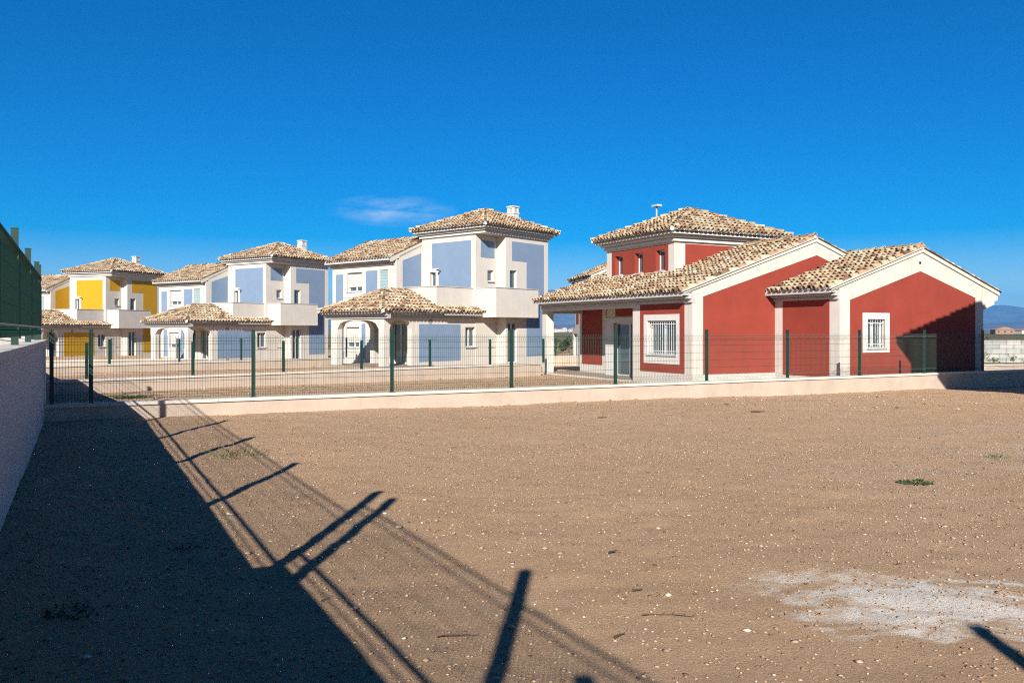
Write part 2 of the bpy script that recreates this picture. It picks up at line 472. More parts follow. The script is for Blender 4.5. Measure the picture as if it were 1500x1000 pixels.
# ------------------------------------------------------------------ two-storey house (x = away-right, y = away-left in its own frame)
def two_storey(O, theta, z, colour, label, group=None, porch=True):
    h = empty('two_storey_house', (O[0], O[1], z), -R(theta), label, 'house', group)
    K = colour; B = -0.7
    # ---- tower
    wall(h, 'x', 0, 0.62, 4.5, B, 6.5, [(3.43, 3.88, 2.75, 4.70)], th=0.2)
    wall(h, 'y', 0, 1.6, 5.12, B, 6.5, [(1.92, 2.47, 2.75, 4.75), (1.75, 2.5, 0.0, 2.05)], th=0.2)
    wall(h, 'y', 0.62, 0.2, 1.6, B, 6.5, [(0.89, 1.36, 4.16, 4.73)], th=0.2)
    wall(h, 'x', 1.6, 0.2, 0.8, B, 6.5, th=0.2)
    wall(h, 'X', 5.12, 0.2, 4.5, B, 6.5, th=0.2); wall(h, 'Y', 4.5, 0.2, 4.92, B, 6.5, th=0.2)
    panel(h, 'x', 0, 0.93, 3.73, 2.9, 6.2, K, [(3.23, 3.73, 2.9, 4.91)])
    panel(h, 'y', 0, 2.08, 4.75, 0.3, 6.24, K, [(2.08, 3.27, 0.3, 5.25)])
    panel(h, 'y', 0.62, 0.38, 1.42, 5.35, 6.2, K)
    window(h, 'x', 0, 3.43, 3.88, 2.75, 4.70, sill=False, surround=(3.25, 4.08, 2.76, 4.9), name='balcony_door')
    window(h, 'y', 0, 1.92, 2.47, 2.75, 4.75, sill=False, depth=0.13, name='balcony_door')
    window(h, 'y', 0, 1.75, 2.5, 0.0, 2.05, sill=False, depth=0.1, name='side_door')
    window(h, 'y', 0.62, 0.89, 1.36, 4.16, 4.73, depth=0.13)
    lamp_arm(h, 'x', -0.012, 3.05, 4.72)
    cornice(h, 0, 5.12, 0, 4.5, 6.5)
    pyramid(h, -0.45, 5.57, -0.45, 4.95, 6.86, 8.05)
    railing_chimney(h, 4.25, 1.75, 7.0, 8.45, 0.22)
    # ---- wing, upper floor and ground floor on one wall line
    rz = lambda q: 5.38 + 0.43 * (q + 2.2)
    wall(h, 'x', -1.8, 4.5, 9.76, B, 5.3, [(7.2, 8.46, 3.75, 4.78), (7.43, 8.57, 0.74, 1.84), (5.15, 5.81, 3.3, 4.82)], th=0.22)
    wall(h, 'y', 4.5, -1.58, 0.0, 2.3, [(-1.58, rz(-1.58) - .12), (0.0, rz(0) - .12)], th=0.2, m='verge')
    wall(h, 'Y', 9.76, -1.58, 2.9, B, [(-1.58, rz(-1.58) - .12), (0.6, rz(.6) - .12), (2.9, rz(.6) - .12 - .43 * 2.3)], th=0.2)
    wall(h, 'X', 2.9, 4.7, 9.56, B, 5.3, th=0.2)
    panel(h, 'x', -1.8, 8.82, 9.45, 2.6, 4.72, K)
    panel(h, 'x', -1.8, 5.98, 6.9, 2.6, 4.82, K)
    panel(h, 'x', -1.8, 6.95, 9.2, 0.15, 2.02, K, [(7.25, 8.75, 0.15, 2.02)])
    panel(h, 'y', 4.5, -1.37, -0.06, 3.2, [(-1.37, 5.28), (-0.06, 5.74)], K)
    window(h, 'x', -1.8, 7.2, 8.46, 3.75, 4.78, 'shutter', surround=(6.98, 8.74, 3.45, 4.92))
    window(h, 'x', -1.8, 7.43, 8.57, 0.74, 1.84, 'shutter', surround=(7.26, 8.74, 0.5, 2.0))
    gb = MB(); gb.box(-1.74, -1.66, 5.15, 5.81, 3.3, 4.82); go = gb.build('glass_block_window', M['upvc'], h)
    blk = MB(); blk.box(-0.02, 0.03, 0, 0.135, 0, 0.135); bme = blk.mesh('glass_block', M['gblock'])
    for i in range(4):
        for j in range(9):
            o = bpy.data.objects.new('glass_block', bme); C.objects.link(o); o.parent = go; o.location = (-1.745, 5.17 + i * 0.162, 3.32 + j * 0.167)
    eave_strip(h, 'x', -1.8, 4.62, 9.9, 5.06, 0.28, 0.36)
    r = Roof(); z0 = rz(-2.2)
    L = math.hypot(2.8, 2.8 * .43)
    slab(r.deck, [(-2.2, 4.62, z0), (-2.2, 9.95, z0), (0.6, 9.95, rz(.6)), (0.6, 4.62, rz(.6))], 0.12)
    slab(r.deck, [(0.6, 4.62, rz(.6)), (0.6, 9.95, rz(.6)), (3.3, 9.95, rz(.6) - 1.16), (3.3, 4.62, rz(.6) - 1.16)], 0.12)
    r.plane((-2.2, 4.56, z0), (0, 1, 0), (1, 0, .43), [(0, 0), (5.36, 0), (5.36, L), (0, L)])
    r.plane((3.3, 4.6, rz(.6) - 1.16), (0, 1, 0), (-1, 0, .43), [(0, 0), (5.32, 0), (5.32, 2.9), (0, 2.9)])
    r.caps((0.6, 4.55, rz(.6)), (0.6, 9.95, rz(.6)))
    r.build('roof', h)
    # verge facing the camera below the wing tiles, filling between eave and tower
    vg = MB(); vg.prism([(-2.1, z0 - .2), (0.0, rz(0) - .2), (0.0, rz(0) + .02), (-2.2, z0 + .02)], 4.5, 4.62, 'y'); vg.build('verge', M['verge'], h)
    # ---- ground floor body and terrace parapets
    arch = lambda a, b, zs, zt: [(lerp(a, b, t), zs + (zt - zs) * (1 - abs(2 * t - 1) ** 3.2) ** 0.5) for t in [i / 14 for i in range(15)]]
    wall(h, 'y', 0.65, -3.0, 1.6, B, 2.34, [(-0.71, 0.06, 0.83, 1.82), (0.93, 1.4, 0.83, 1.83)], th=0.2)
    panel(h, 'y', 0.65, -2.95, -1.07, 0.19, 1.95, K)
    panel(h, 'y', 0.65, 0.14, 0.85, 0.83, 1.83, K)
    window(h, 'y', 0.65, -0.71, 0.06, 0.83, 1.82); window(h, 'y', 0.65, 0.93, 1.4, 0.83, 1.83)
    wall(h, 'x', -3.2, 0.65, 4.9, B, 2.34, [(0.95, 1.9, 0.06, 2.0), (2.2, 3.2, 0.06, 2.0), (3.75, 4.65, 0.06, 2.0)], th=0.2)
    for a, b in ((0.95, 1.9), (2.2, 3.2), (3.75, 4.65)): window(h, 'x', -3.2, a, b, 0.06, 2.0, sill=False, name='patio_door', depth=0.1)
    wall(h, 'Y', 4.9, -3.0, -1.8, B, 2.34, th=0.2)
    fl = MB(); fl.box(-2.5, 1.6, 0.86, 4.5, 2.345, 2.74); fl.box(0.2, 3.42, -0.55, 0.66, 2.33, 2.738); fl.build('balcony_floor', M['cream'], h)
    par = MB(); T = 0.12
    par.box(-2.56, -2.56 + T, 0.8, 4.5, 2.31, 3.76)
    par.box(-2.56 + T, 0.15, 0.8, 0.8 + T, 2.31, 3.757)
    par.box(0.15, 0.15 + T, -0.62, 0.8 + T, 2.312, 3.76)
    par.box(0.15 + T, 3.5, -0.62, -0.62 + T, 2.312, 3.757)
    par.box(3.5 - T, 3.5, -0.62 + T, -0.013, 2.314, 3.757)
    p = par.build('balcony_parapet', M['cream'], h)
    cp = MB()
    cp.box(-2.59, -2.41, 0.77, 4.5, 3.76, 3.80); cp.box(-2.41, 0.12, 0.77, 0.95, 3.76, 3.80); cp.box(0.12, 0.30, -0.65, 0.95, 3.76, 3.80); cp.box(0.30, 3.53, -0.65, -0.47, 3.76, 3.80)
    cp.build('parapet_coping', M['mould'], p)
    dp = MB(); dp.tube((0.149, 0.05, 2.62), (0.04, 0.05, 2.60), 0.03); dp.build('water_spout', M['dark'], h)
    r = Roof(); e = 2.48; rzz = 3.5
    x0, x1, y0, y1 = -6.42, -2.56, 0.22, 4.86; ym = 2.54; xr = -4.3
    if porch:
        # ---- porch with two arches
        wall(h, 'x', -6.0, 0.65, 4.43, B, 2.3, [(1.0, 3.95, -0.7, arch(1.0, 3.95, 1.72, 2.13))], th=0.3, name='porch_wall')
        wall(h, 'y', 0.65, -5.7, -3.0, B, 2.3, [(-5.66, -4.3, -0.7, arch(-5.66, -4.3, 1.72, 2.13))], th=0.3, name='porch_wall')
        wall(h, 'Y', 4.43, -5.7, -3.2, B, 2.3, [(-5.5, -3.6, -0.7, arch(-5.5, -3.6, 1.72, 2.13))], th=0.3, name='porch_wall')
        panel(h, 'y', 0.65, -3.86, -2.951, 0.19, 1.95, K)
        sl = MB(); sl.box(-6.3, -3.2, 0.3, 4.8, -0.6, 0.03); sl.build('porch_floor', M['slab'], h)
        eave_strip(h, 'x', -6.0, 0.29, 4.79, 2.2, 0.27, 0.36)
        eave_strip(h, 'y', 0.65, -5.999, 0.15, 2.2, 0.27, 0.36)
        r.deck.add([(x0, y0, e), (x1, y0, e), (x1, y1, e), (x0, y1, e), (xr, ym, rzz), (x1, ym, rzz)],
                   [(3, 2, 1, 0), (0, 1, 5, 4), (0, 4, 3), (3, 4, 5, 2), (1, 2, 5)])
        sl_ = math.hypot(ym - y0, rzz - e); sx = math.hypot(xr - x0, rzz - e)
        r.plane((x0, y0, e), (1, 0, 0), (0, ym - y0, rzz - e), [(0, 0), (x1 - x0, 0), (x1 - x0, sl_), (xr - x0, sl_)])
        r.plane((x0, y0, e), (0, 1, 0), (xr - x0, 0, rzz - e), [(0, 0), (y1 - y0, 0), (ym - y0, sx)])
        r.plane((x0, y1, e), (1, 0, 0), (0, ym - y1, rzz - e), [(0, 0), (x1 - x0, 0), (x1 - x0, sl_), (xr - x0, sl_)])
        r.caps((x0, y0, e), (xr, ym, rzz)); r.caps((x0, y1, e), (xr, ym, rzz)); r.caps((xr, ym, rzz), (x1, ym, rzz))
    # lean-to strip below the parapet
    slab(r.deck, [(x1, y0, e), (0.15, y0, e), (0.15, 0.8, e + .26), (x1, 0.8, e + .26)], 0.1)
    r.plane((x1, y0, e), (1, 0, 0), (0, .58, .26), [(0, 0), (0.15 - x1, 0), (0.15 - x1, .62), (0, .62)])
    r.build('porch_roof', h)
    return h

# ------------------------------------------------------------------ red single-storey house with small upper tower
def red_house():
    h = empty('red_bungalow', (6.11, 28.2, -0.076), R(27.44), 'red single-storey bungalow with white trim, two tiled gables and a small hipped tower', 'house')
    h.scale = (1.045, 1.045, 1.045)
    B = -0.9; sl = 0.34
    rz = lambda q: 3.05 + sl * q          # tile line of the main left slope
    RX, RZ = 5.55, 3.05 + sl * 5.55
    down = lambda q: RZ - 0.34 * (q - RX)
    # main gable wall facing the camera fence
    wall(h, 'y', 0, 0.0, 9.0, B, [(0, rz(0) - .08), (RX, RZ - .08), (9.0, down(9.0) - .08)], th=0.25, m='verge')
    panel(h, 'y', 0, 0.44, 8.6, 0.26, [(0.44, 2.80), (5.6, 4.36), (8.6, 3.4)], 'red')
    # side wall with grilled window
    wall(h, 'x', 0, 0.25, 3.28, B, 2.66, [(0.81, 2.39, 0.87, 2.03)], th=0.25)
    panel(h, 'x', 0, 0.40, 2.83, 0.27, 2.62, 'red', [(0.65, 2.59, 0.56, 2.24)])
    window(h, 'x', 0, 0.81, 2.39, 0.87, 2.03, 'grille', surround=(0.65, 2.59, 0.56, 2.24), depth=0.17)
    wall(h, 'Y', 3.28, 0.25, 1.4, B, 2.66, th=0.25)
    # walls behind the porch
    wall(h, 'x', 1.4, 3.28, 7.1, B, 2.9, [(3.7, 6.5, -0.1, 2.0)], th=0.2)
    window(h, 'x', 1.4, 3.7, 6.5, -0.1, 2.0, sill=False, name='patio_door', depth=0.12, surround=(3.5, 7.09, -0.12, 2.2))
    panel(h, 'x', 1.4, 3.4, 6.4, 2.25, 2.85, 'red')
    wall(h, 'x', 1.9, 7.1, 9.88, B, 2.9, [(7.35, 7.85, -0.1, 1.95)], th=0.2)
    window(h, 'x', 1.9, 7.35, 7.85, -0.1, 1.95, sill=False, name='side_door', depth=0.1)
    panel(h, 'x', 1.9, 8.1, 9.68, 0.24, 2.8, 'red')
    wall(h, 'Y', 7.1, 1.4, 1.9, B, 2.9, th=0.1)
    wall(h, 'Y', 9.88, 2.1, 7.0, B, 3.4, th=0.2)
    wall(h, 'X', 9.0, 0.25, 9.88, B, down(9.0) - 0.1, th=0.2)
    # pillar
    mb = MB(); mb.box(0, 0.36, 9.52, 9.86, B, 2.66); mb.build('porch_pillar', M['cream'], h)
    mb = MB(); mb.box(0.361, 1.9, 9.6, 9.8, 2.42, 2.66); mb.box(0.0, 0.2, 3.281, 9.519, 2.50, 2.66); mb.build('porch_beam', M['cream'], h)
    mb = MB(); mb.box(-0.15, 1.9, 3.28, 9.9, -0.8, -0.10); mb.build('porch_floor', M['slab'], h)
    mb = MB(); mb.box(-0.21, -0.15, 3.2, 9.9, -0.8, -0.08); mb.build('terrace_edge', M['coping'], h)
    mb = MB(); mb.box(0.0, 9.6, -0.9, 0.0, -0.8, -0.06); mb.build('concrete_apron', M['coping'], h)
    eave_strip(h, 'x', 0, -0.02, 9.84, 2.60, 0.3, 0.4)
    # main roof, in two lengths
    r = Roof()
    e = rz(-0.45); L1 = math.hypot(1, sl)
    tower = lambda P: (3.75 < P.y < 8.15 and P.x > 2.25 and P.x < 7.4)
    slab(r.deck, [(-0.45, 0.0, e), (-0.45, 8.2, e), (RX, 8.2, RZ), (RX, 0.0, RZ)], 0.1)
    slab(r.deck, [(RX, 0.0, RZ), (RX, 8.2, RZ), (9.4, 8.2, down(9.4)), (9.4, 0.0, down(9.4))], 0.1)
    slab(r.deck, [(-0.45, 8.2, e), (-0.45, 9.88, e), (2.6, 9.88, rz(2.6)), (2.6, 8.2, rz(2.6))], 0.1)
    slab(r.deck, [(2.6, 8.2, rz(2.6)), (2.6, 9.88, rz(2.6)), (7.2, 9.88, rz(2.6) - .34 * 4.6), (7.2, 8.2, rz(2.6) - .34 * 4.6)], 0.1)
    r.plane((-0.45, -0.02, e), (0, 1, 0), (1, 0, sl), [(0, 0), (8.24, 0), (8.24, (RX + .45) * L1), (0, (RX + .45) * L1)], tower)
    r.plane((9.4, -0.02, down(9.4)), (0, 1, 0), (-1, 0, sl), [(0, 0), (8.24, 0), (8.24, 3.85 * L1), (0, 3.85 * L1)], tower)
    r.plane((-0.45, 8.22, e), (0, 1, 0), (1, 0, sl), [(0, 0), (1.68, 0), (1.68, 3.05 * L1), (0, 3.05 * L1)])
    r.plane((7.2, 8.22, rz(2.6) - .34 * 4.6), (0, 1, 0), (-1, 0, sl), [(0, 0), (1.68, 0), (1.68, 4.6 * L1), (0, 4.6 * L1)])
    r.caps((RX, 0.0, RZ), (RX, 3.7, RZ)); r.caps((2.6, 8.2, rz(2.6)), (2.6, 9.88, rz(2.6)))
    r.build('roof', h, 150, key=lambda t: (t[0].x * .46 + t[0].y * .88) if t[0].x < RX - .1 and t[0].y < 3.5 else 99)
    # thin raised verge edge
    mb = MB(); mb.prism([(-0.40, e - .02), (RX, RZ - .1), (RX, RZ + .06), (-0.40, e + .10)], -0.05, 0.0, 'y')
    mb.prism([(RX, RZ - .1), (9.4, down(9.4) - .1), (9.4, down(9.4) + .06), (RX, RZ + .06)], -0.05, 0.0, 'y'); mb.build('verge', M['verge'], h)
    # tower
    tz = 5.05
    wall(h, 'x', 2.2, 3.7, 8.2, 3.0, tz, [(7.02, 7.58, 3.98, 4.77), (5.64, 6.2, 3.98, 4.78), (4.24, 4.82, 3.98, 4.79)], th=0.25)
    panel(h, 'x', 2.2, 4.05, 7.82, [(4.05, 3.96), (7.82, 3.96)], 4.97, 'red', [(7.02, 7.58, 3.96, 4.77), (5.64, 6.2, 3.96, 4.78), (4.24, 4.82, 3.96, 4.79)])
    for a, b in ((7.02, 7.58), (5.64, 6.2), (4.24, 4.82)):
        window(h, 'x', 2.2, a, b, 3.98, 4.78, depth=0.19)
        for c_ in (b - .012, a + .002):
            mb = MB(); mb.box(2.2, 2.38, c_, c_ + .01, 3.98, 4.77); mb.build('painted_reveal', M['red'], h)
    wall(h, 'y', 3.7, 2.45, 7.3, 3.0, tz, th=0.25); wall(h, 'X', 7.3, 3.95, 8.2, 3.0, tz, th=0.2); wall(h, 'Y', 8.2, 2.45, 7.1, 3.0, tz, th=0.2)
    panel(h, 'y', 3.7, 2.72, 7.0, 3.2, 4.97, 'red')
    cornice(h, 2.2, 7.3, 3.7, 8.2, tz, 0.33, 0.38)
    pyramid(h, 1.74, 7.76, 3.24, 8.66, tz + .36, 6.62)
    mb = MB(); mb.tube((4.2, 7.4, 5.9), (4.2, 7.4, 6.958), 0.035); mb.build('flue_pipe', M['mould'], h)
    mb = MB(); mb.box(4.08, 4.32, 7.2, 7.6, 6.96, 7.04); mb.build('flue_cap', M['mould'], h)
    # second gable (wing nearer the fence)
    P2 = -2.76; X0, XR, X1 = 3.59, 7.5, 10.79
    g = lambda q: 3.12 + 0.333 * (q - X0); GZ = g(XR)
    gd = lambda q: GZ - 0.333 * (q - XR)
    win = (4.84, 5.67, 1.13, 2.06)
    wall(h, 'y', P2, X0, X1, B, [(X0, g(X0) - .08), (XR, GZ - .08), (X1, gd(X1) - .08)], [win], th=0.25, m='verge')
    panel(h, 'y', P2, 4.05, 10.33, 0.15, [(4.05, 2.66), (7.42, 3.68), (10.33, 2.84)], 'red', [(4.61, 5.87, 0.98, 2.26)])
    window(h, 'y', P2, *win, 'grille', surround=(4.61, 5.87, 0.98, 2.26), depth=0.17)
    mb = MB(); mb.box(7.36, 7.46, P2 - .01, P2 + .02, 3.92, 4.0); mb.build('vent_hole', M['dark'], h)
    wall(h, 'x', X0, P2 + .25, -0.0, B, 2.74, th=0.25)
    panel(h, 'x', X0, -2.36, -0.38, 0.2, 2.70, 'red')
    wall(h, 'X', X1, P2 + .25, 6.0, B, 2.9, th=0.2); wall(h, 'Y', 6.0, 9.0, X1 - .2, B, 2.9, th=0.2)
    eave_strip(h, 'x', X0, P2 + .02, -0.02, 2.68, 0.28, 0.4)
    # corbel under the right-hand overhang
    mb = MB(); mb.prism([(X1, 2.42), (11.42, 2.62), (11.42, 2.74), (11.6, 2.76), (11.66, gd(11.66)), (X1, gd(X1) - .02)], P2 - .003, P2 + .25, 'y')
    mb.build('eave_corbel', M['verge'], h)
    mb = MB(); mb.prism([(X1, 2.42), (11.42, 2.62), (11.42, 2.74), (11.6, 2.76), (11.66, gd(11.66) - .1), (X1, gd(X1) - .1)], P2 + .252, 6.0, 'y')
    mb.build('eave_soffit', M['white'], h)
    r = Roof(); e2 = g(X0 - .45)
    slab(r.deck, [(X0 - .45, P2, e2), (X0 - .45, 0, e2), (XR, 0, GZ), (XR, P2, GZ)], 0.1)
    slab(r.deck, [(XR, P2, GZ), (XR, 6.0, GZ), (11.66, 6.0, gd(11.66)), (11.66, P2, gd(11.66))], 0.1)
    slab(r.deck, [(6.5, 0, g(6.5)), (6.5, 6.0, g(6.5)), (XR, 6.0, GZ), (XR, 0, GZ)], 0.1)
    L2 = math.hypot(1, .333)
    r.plane((X0 - .45, P2 - .02, e2), (0, 1, 0), (1, 0, .333), [(0, 0), (2.75, 0), (2.75, 4.36 * L2), (0, 4.36 * L2)])
    r.plane((6.5, 0.0, g(6.5)), (0, 1, 0), (1, 0, .333), [(0, 0), (6.0, 0), (6.0, 1.0 * L2), (0, 1.0 * L2)])
    r.plane((11.66, P2 - .02, gd(11.66)), (0, 1, 0), (-1, 0, .333), [(0, 0), (8.76, 0), (8.76, 4.16 * L2), (0, 4.16 * L2)])
    r.caps((XR, P2, GZ), (XR, 6.0, GZ))
    r.build('wing_roof', h, 150, key=lambda t: (t[0].x * .46 + t[0].y * .88) if t[0].x < XR else 99)
    mb = MB(); mb.prism([(X0 - .40, e2 - .02), (XR, GZ - .1), (XR, GZ + .06), (X0 - .40, e2 + .10)], P2 - .05, P2, 'y')
    mb.prism([(XR, GZ - .1), (11.66, gd(11.66) - .1), (11.66, gd(11.66) + .06), (XR, GZ + .06)], P2 - .05, P2, 'y'); mb.build('verge', M['verge'], h)
    return h

# ------------------------------------------------------------------ ground
def gz(X, Y):
    t = (X + 5.29) * .8875 + (Y - 17.02) * .4608
    z = -0.0095 * np.clip(t, 0, 30)
    off = -(X + 5.29) * .4608 + (Y - 17.02) * .8875
    z = z - 0.08 * np.clip(off / 0.1, 0, 1) * np.clip((60 - Y) / 10, 0, 1)
    z = z - 0.015 * np.clip(Y - 45, 0, 40) * 1.0
    return z

def vnoise(X, Y, cell, seed):
    rs = np.random.RandomState(seed); T = rs.rand(256, 256)
    x = X / cell; y = Y / cell
    i = np.floor(x).astype(int); j = np.floor(y).astype(int); fx = x - i; fy = y - j
    fx = fx * fx * (3 - 2 * fx); fy = fy * fy * (3 - 2 * fy)
    a = T[i % 256, j % 256]; b = T[(i + 1) % 256, j % 256]; c = T[i % 256, (j + 1) % 256]; d = T[(i + 1) % 256, (j + 1) % 256]
    return (a * (1 - fx) + b * fx) * (1 - fy) + (c * (1 - fx) + d * fx) * fy - 0.5

def relief(X, Y):
    w = np.clip((34 - Y) / 6, 0, 1) * np.clip((22 - np.abs(X)) / 3, 0, 1)
    z = 0.055 * vnoise(X, Y, 2.6, 1) + 0.03 * vnoise(X, Y, 0.9, 2) + 0.022 * vnoise(X, Y, 0.33, 3) + 0.015 * vnoise(X, Y, 0.13, 4)
    # shallow wheel and rake lines running across the plot
    t = (-X * .30 + Y * .95)
    z = z + 0.005 * np.sin(t * 5.2 + 2.5 * vnoise(X, Y, 3, 5)) * np.clip(vnoise(X, Y, 4, 6) * 3 + .3, 0, 1)
    return z * w

def ground_mat():
    m, n, l, b = nodes_of('dry_gravelly_soil')
    b.inputs['Roughness'].default_value = 0.97; b.inputs['Specular IOR Level'].default_value = 0.1
    t = n.new('ShaderNodeTexCoord')
    def noise(sc, det=5, ro=.6):
        x = n.new('ShaderNodeTexNoise'); x.inputs['Scale'].default_value = sc; x.inputs['Detail'].default_value = det; x.inputs['Roughness'].default_value = ro
        l.new(t.outputs['Object'], x.inputs['Vector']); return x
    def mixc(f, a, bb):
        x = n.new('ShaderNodeMix'); x.data_type = 'RGBA'
        l.new(f, x.inputs['Factor'])
        if isinstance(a, tuple): x.inputs['A'].default_value = a
        else: l.new(a, x.inputs['A'])
        if isinstance(bb, tuple): x.inputs['B'].default_value = bb
        else: l.new(bb, x.inputs['B'])
        return x.outputs['Result']
    def rng(v, a, bb, c=0, d=1):
        x = n.new('ShaderNodeMapRange'); x.inputs['From Min'].default_value = a; x.inputs['From Max'].default_value = bb
        x.inputs['To Min'].default_value = c; x.inputs['To Max'].default_value = d; l.new(v, x.inputs['Value']); return x.outputs[0]
    big = noise(0.35, 6); mid = noise(2.2, 8, .7); fine = noise(38, 6, .75); grit = noise(120, 3, .8)
    col = mixc(rng(big.outputs['Fac'], .35, .65), (0.516, 0.321, 0.174, 1), (0.589, 0.389, 0.236, 1))
    col = mixc(rng(mid.outputs['Fac'], .3, .7, 0, .6), col, (0.428, 0.255, 0.143, 1))
    col = mixc(rng(fine.outputs['Fac'], .35, .68, 0, .75), col, (0.651, 0.462, 0.298, 1))
    col = mixc(rng(grit.outputs['Fac'], .55, .72, 0, .6), col, (0.223, 0.127, 0.074, 1))
    # pale grains
    vo = n.new('ShaderNodeTexVoronoi'); vo.inputs['Scale'].default_value = 26; l.new(t.outputs['Object'], vo.inputs['Vector'])
    sep = n.new('ShaderNodeSeparateColor'); l.new(vo.outputs['Color'], sep.inputs[0])
    k1 = rng(vo.outputs['Distance'], .10, .22, 1, 0); k2 = rng(sep.outputs[0], .72, .76)
    kk = n.new('ShaderNodeMath'); kk.operation = 'MULTIPLY'; l.new(k1, kk.inputs[0]); l.new(k2, kk.inputs[1])
    col = mixc(kk.outputs[0], col, (0.609, 0.492, 0.371, 1))
    # spilt lime: stain centred at (2.55, 5.1), elongated to the right
    def blob(cx, cy, sx, sy, rot, lo, hi, nscale, ns0, ns1, amt):
        mp = n.new('ShaderNodeMapping'); mp.vector_type = 'TEXTURE'
        mp.inputs['Location'].default_value = (cx, cy, 0); mp.inputs['Rotation'].default_value = (0, 0, rot); mp.inputs['Scale'].default_value = (sx, sy, 1000)
        l.new(t.outputs['Object'], mp.inputs[0])
        le = n.new('ShaderNodeVectorMath'); le.operation = 'LENGTH'; l.new(mp.outputs[0], le.inputs[0])
        ms = n.new('ShaderNodeMapping'); ms.inputs['Scale'].default_value = (1, 1.7, 1); ms.inputs['Rotation'].default_value = (0, 0, .25)
        l.new(t.outputs['Object'], ms.inputs[0])
        nn = noise(nscale, 10, .68); nn.inputs['Distortion'].default_value = 0.5; l.new(ms.outputs[0], nn.inputs['Vector'])
        a = rng(le.outputs['Value'], lo, hi, 1, 0); s = n.new('ShaderNodeMath'); s.operation = 'ADD'
        ah = n.new('ShaderNodeMath'); ah.operation = 'MULTIPLY'; ah.inputs[1].default_value = .42; l.new(a, ah.inputs[0])
        l.new(ah.outputs[0], s.inputs[0]); l.new(nn.outputs['Fac'], s.inputs[1])
        c = rng(s.outputs[0], ns0, ns1, 0, amt)
        g2 = noise(42, 4, .8); c2 = n.new('ShaderNodeMath'); c2.operation = 'MULTIPLY'; l.new(c, c2.inputs[0]); l.new(rng(g2.outputs['Fac'], .38, .50, .5, 1), c2.inputs[1])
        m2 = n.new('ShaderNodeMath'); m2.operation = 'MULTIPLY'; l.new(c2.outputs[0], m2.inputs[0]); l.new(rng(a, 0, .25), m2.inputs[1])
        return m2.outputs[0]
    col = mixc(blob(2.62, 5.22, 1.40, 0.95, R(-4), .0, 1.0, 2.6, .62, .80, 1.0), col, (0.880, 0.811, 0.710, 1))
    col = mixc(blob(1.95, 5.75, 0.8, 0.5, R(10), .0, 1.0, 3.6, .74, .95, .8), col, (0.792, 0.713, 0.596, 1))
    col = mixc(blob(8.6, 12.3, 4.2, 1.9, R(12), .0, 1.0, .9, .6, .95, .8), col, (0.570, 0.462, 0.351, 1))
    col = mixc(blob(6.2, 10.6, 4.0, 1.0, R(8), .0, 1.0, .9, .6, 1.0, .55), col, (0.560, 0.442, 0.334, 1))
    col = mixc(blob(9.5, 15.5, 4.5, 1.4, R(15), .0, 1.0, .9, .6, 1.0, .6), col, (0.560, 0.442, 0.334, 1))
    # far fields turn to dry scrub green-brown
    sp = n.new('ShaderNodeSeparateXYZ'); l.new(t.outputs['Object'], sp.inputs[0])
    fb = noise(0.02, 5); fcol = mixc(rng(fb.outputs['Fac'], .4, .6), (0.202, 0.158, 0.082, 1), (0.102, 0.108, 0.042, 1))
    col = mixc(rng(sp.outputs['Y'], 75, 130), col, fcol)
    l.new(col, b.inputs['Base Color'])
    h1 = n.new('ShaderNodeMath'); h1.operation = 'ADD'; l.new(fine.outputs['Fac'], h1.inputs[0]); l.new(grit.outputs['Fac'], h1.inputs[1])
    bm = n.new('ShaderNodeBump'); bm.inputs['Strength'].default_value = 1.0; bm.inputs['Distance'].default_value = 0.03
    l.new(h1.outputs[0], bm.inputs['Height']); l.new(bm.outputs[0], b.inputs['Normal'])
    return m
M['ground'] = ground_mat()

def axis_pts(breaks):
    out = []
    for a, b, st in breaks: out += list(np.arange(a, b, st))
    return np.array(out + [breaks[-1][1]])
xs = axis_pts([(-9000, -200, 1100), (-200, -30, 17), (-30, -10, 1.0), (-10, 16, 0.075), (16, 40, 0.8), (40, 200, 16), (200, 9000, 1100)])
ys = axis_pts([(-200, -20, 20), (-20, 2.4, 0.9), (2.4, 9.0, 0.05), (9.0, 30, 0.11), (30, 60, 1.0), (60, 200, 14), (200, 12000, 1180)])
XX, YY = np.meshgrid(xs, ys, indexing='ij')
ZZ = gz(XX, YY) + relief(XX, YY)
nx, ny = XX.shape
vv = np.stack([XX.ravel(), YY.ravel(), ZZ.ravel()], 1)
idx = np.arange(nx * ny).reshape(nx, ny)
ff = np.stack([idx[:-1, :-1].ravel(), idx[1:, :-1].ravel(), idx[1:, 1:].ravel(), idx[:-1, 1:].ravel()], 1)
me = bpy.data.meshes.new('ground')
me.vertices.add(len(vv)); me.vertices.foreach_set('co', vv.ravel())
me.loops.add(ff.size); me.loops.foreach_set('vertex_index', ff.ravel().astype(np.int32))
me.polygons.add(len(ff)); me.polygons.foreach_set('loop_start', np.arange(0, ff.size, 4, dtype=np.int32)); me.polygons.foreach_set('loop_total', np.full(len(ff), 4, dtype=np.int32))
me.polygons.foreach_set('use_smooth', np.ones(len(ff), dtype=bool))
me.update(calc_edges=True); me.materials.append(M['ground'])
ground = bpy.data.objects.new('ground', me); C.objects.link(ground); setp(ground, kind='structure')

def gh(x, y): return float(gz(np.array(x), np.array(y)) + relief(np.array(float(x)), np.array(float(y))))

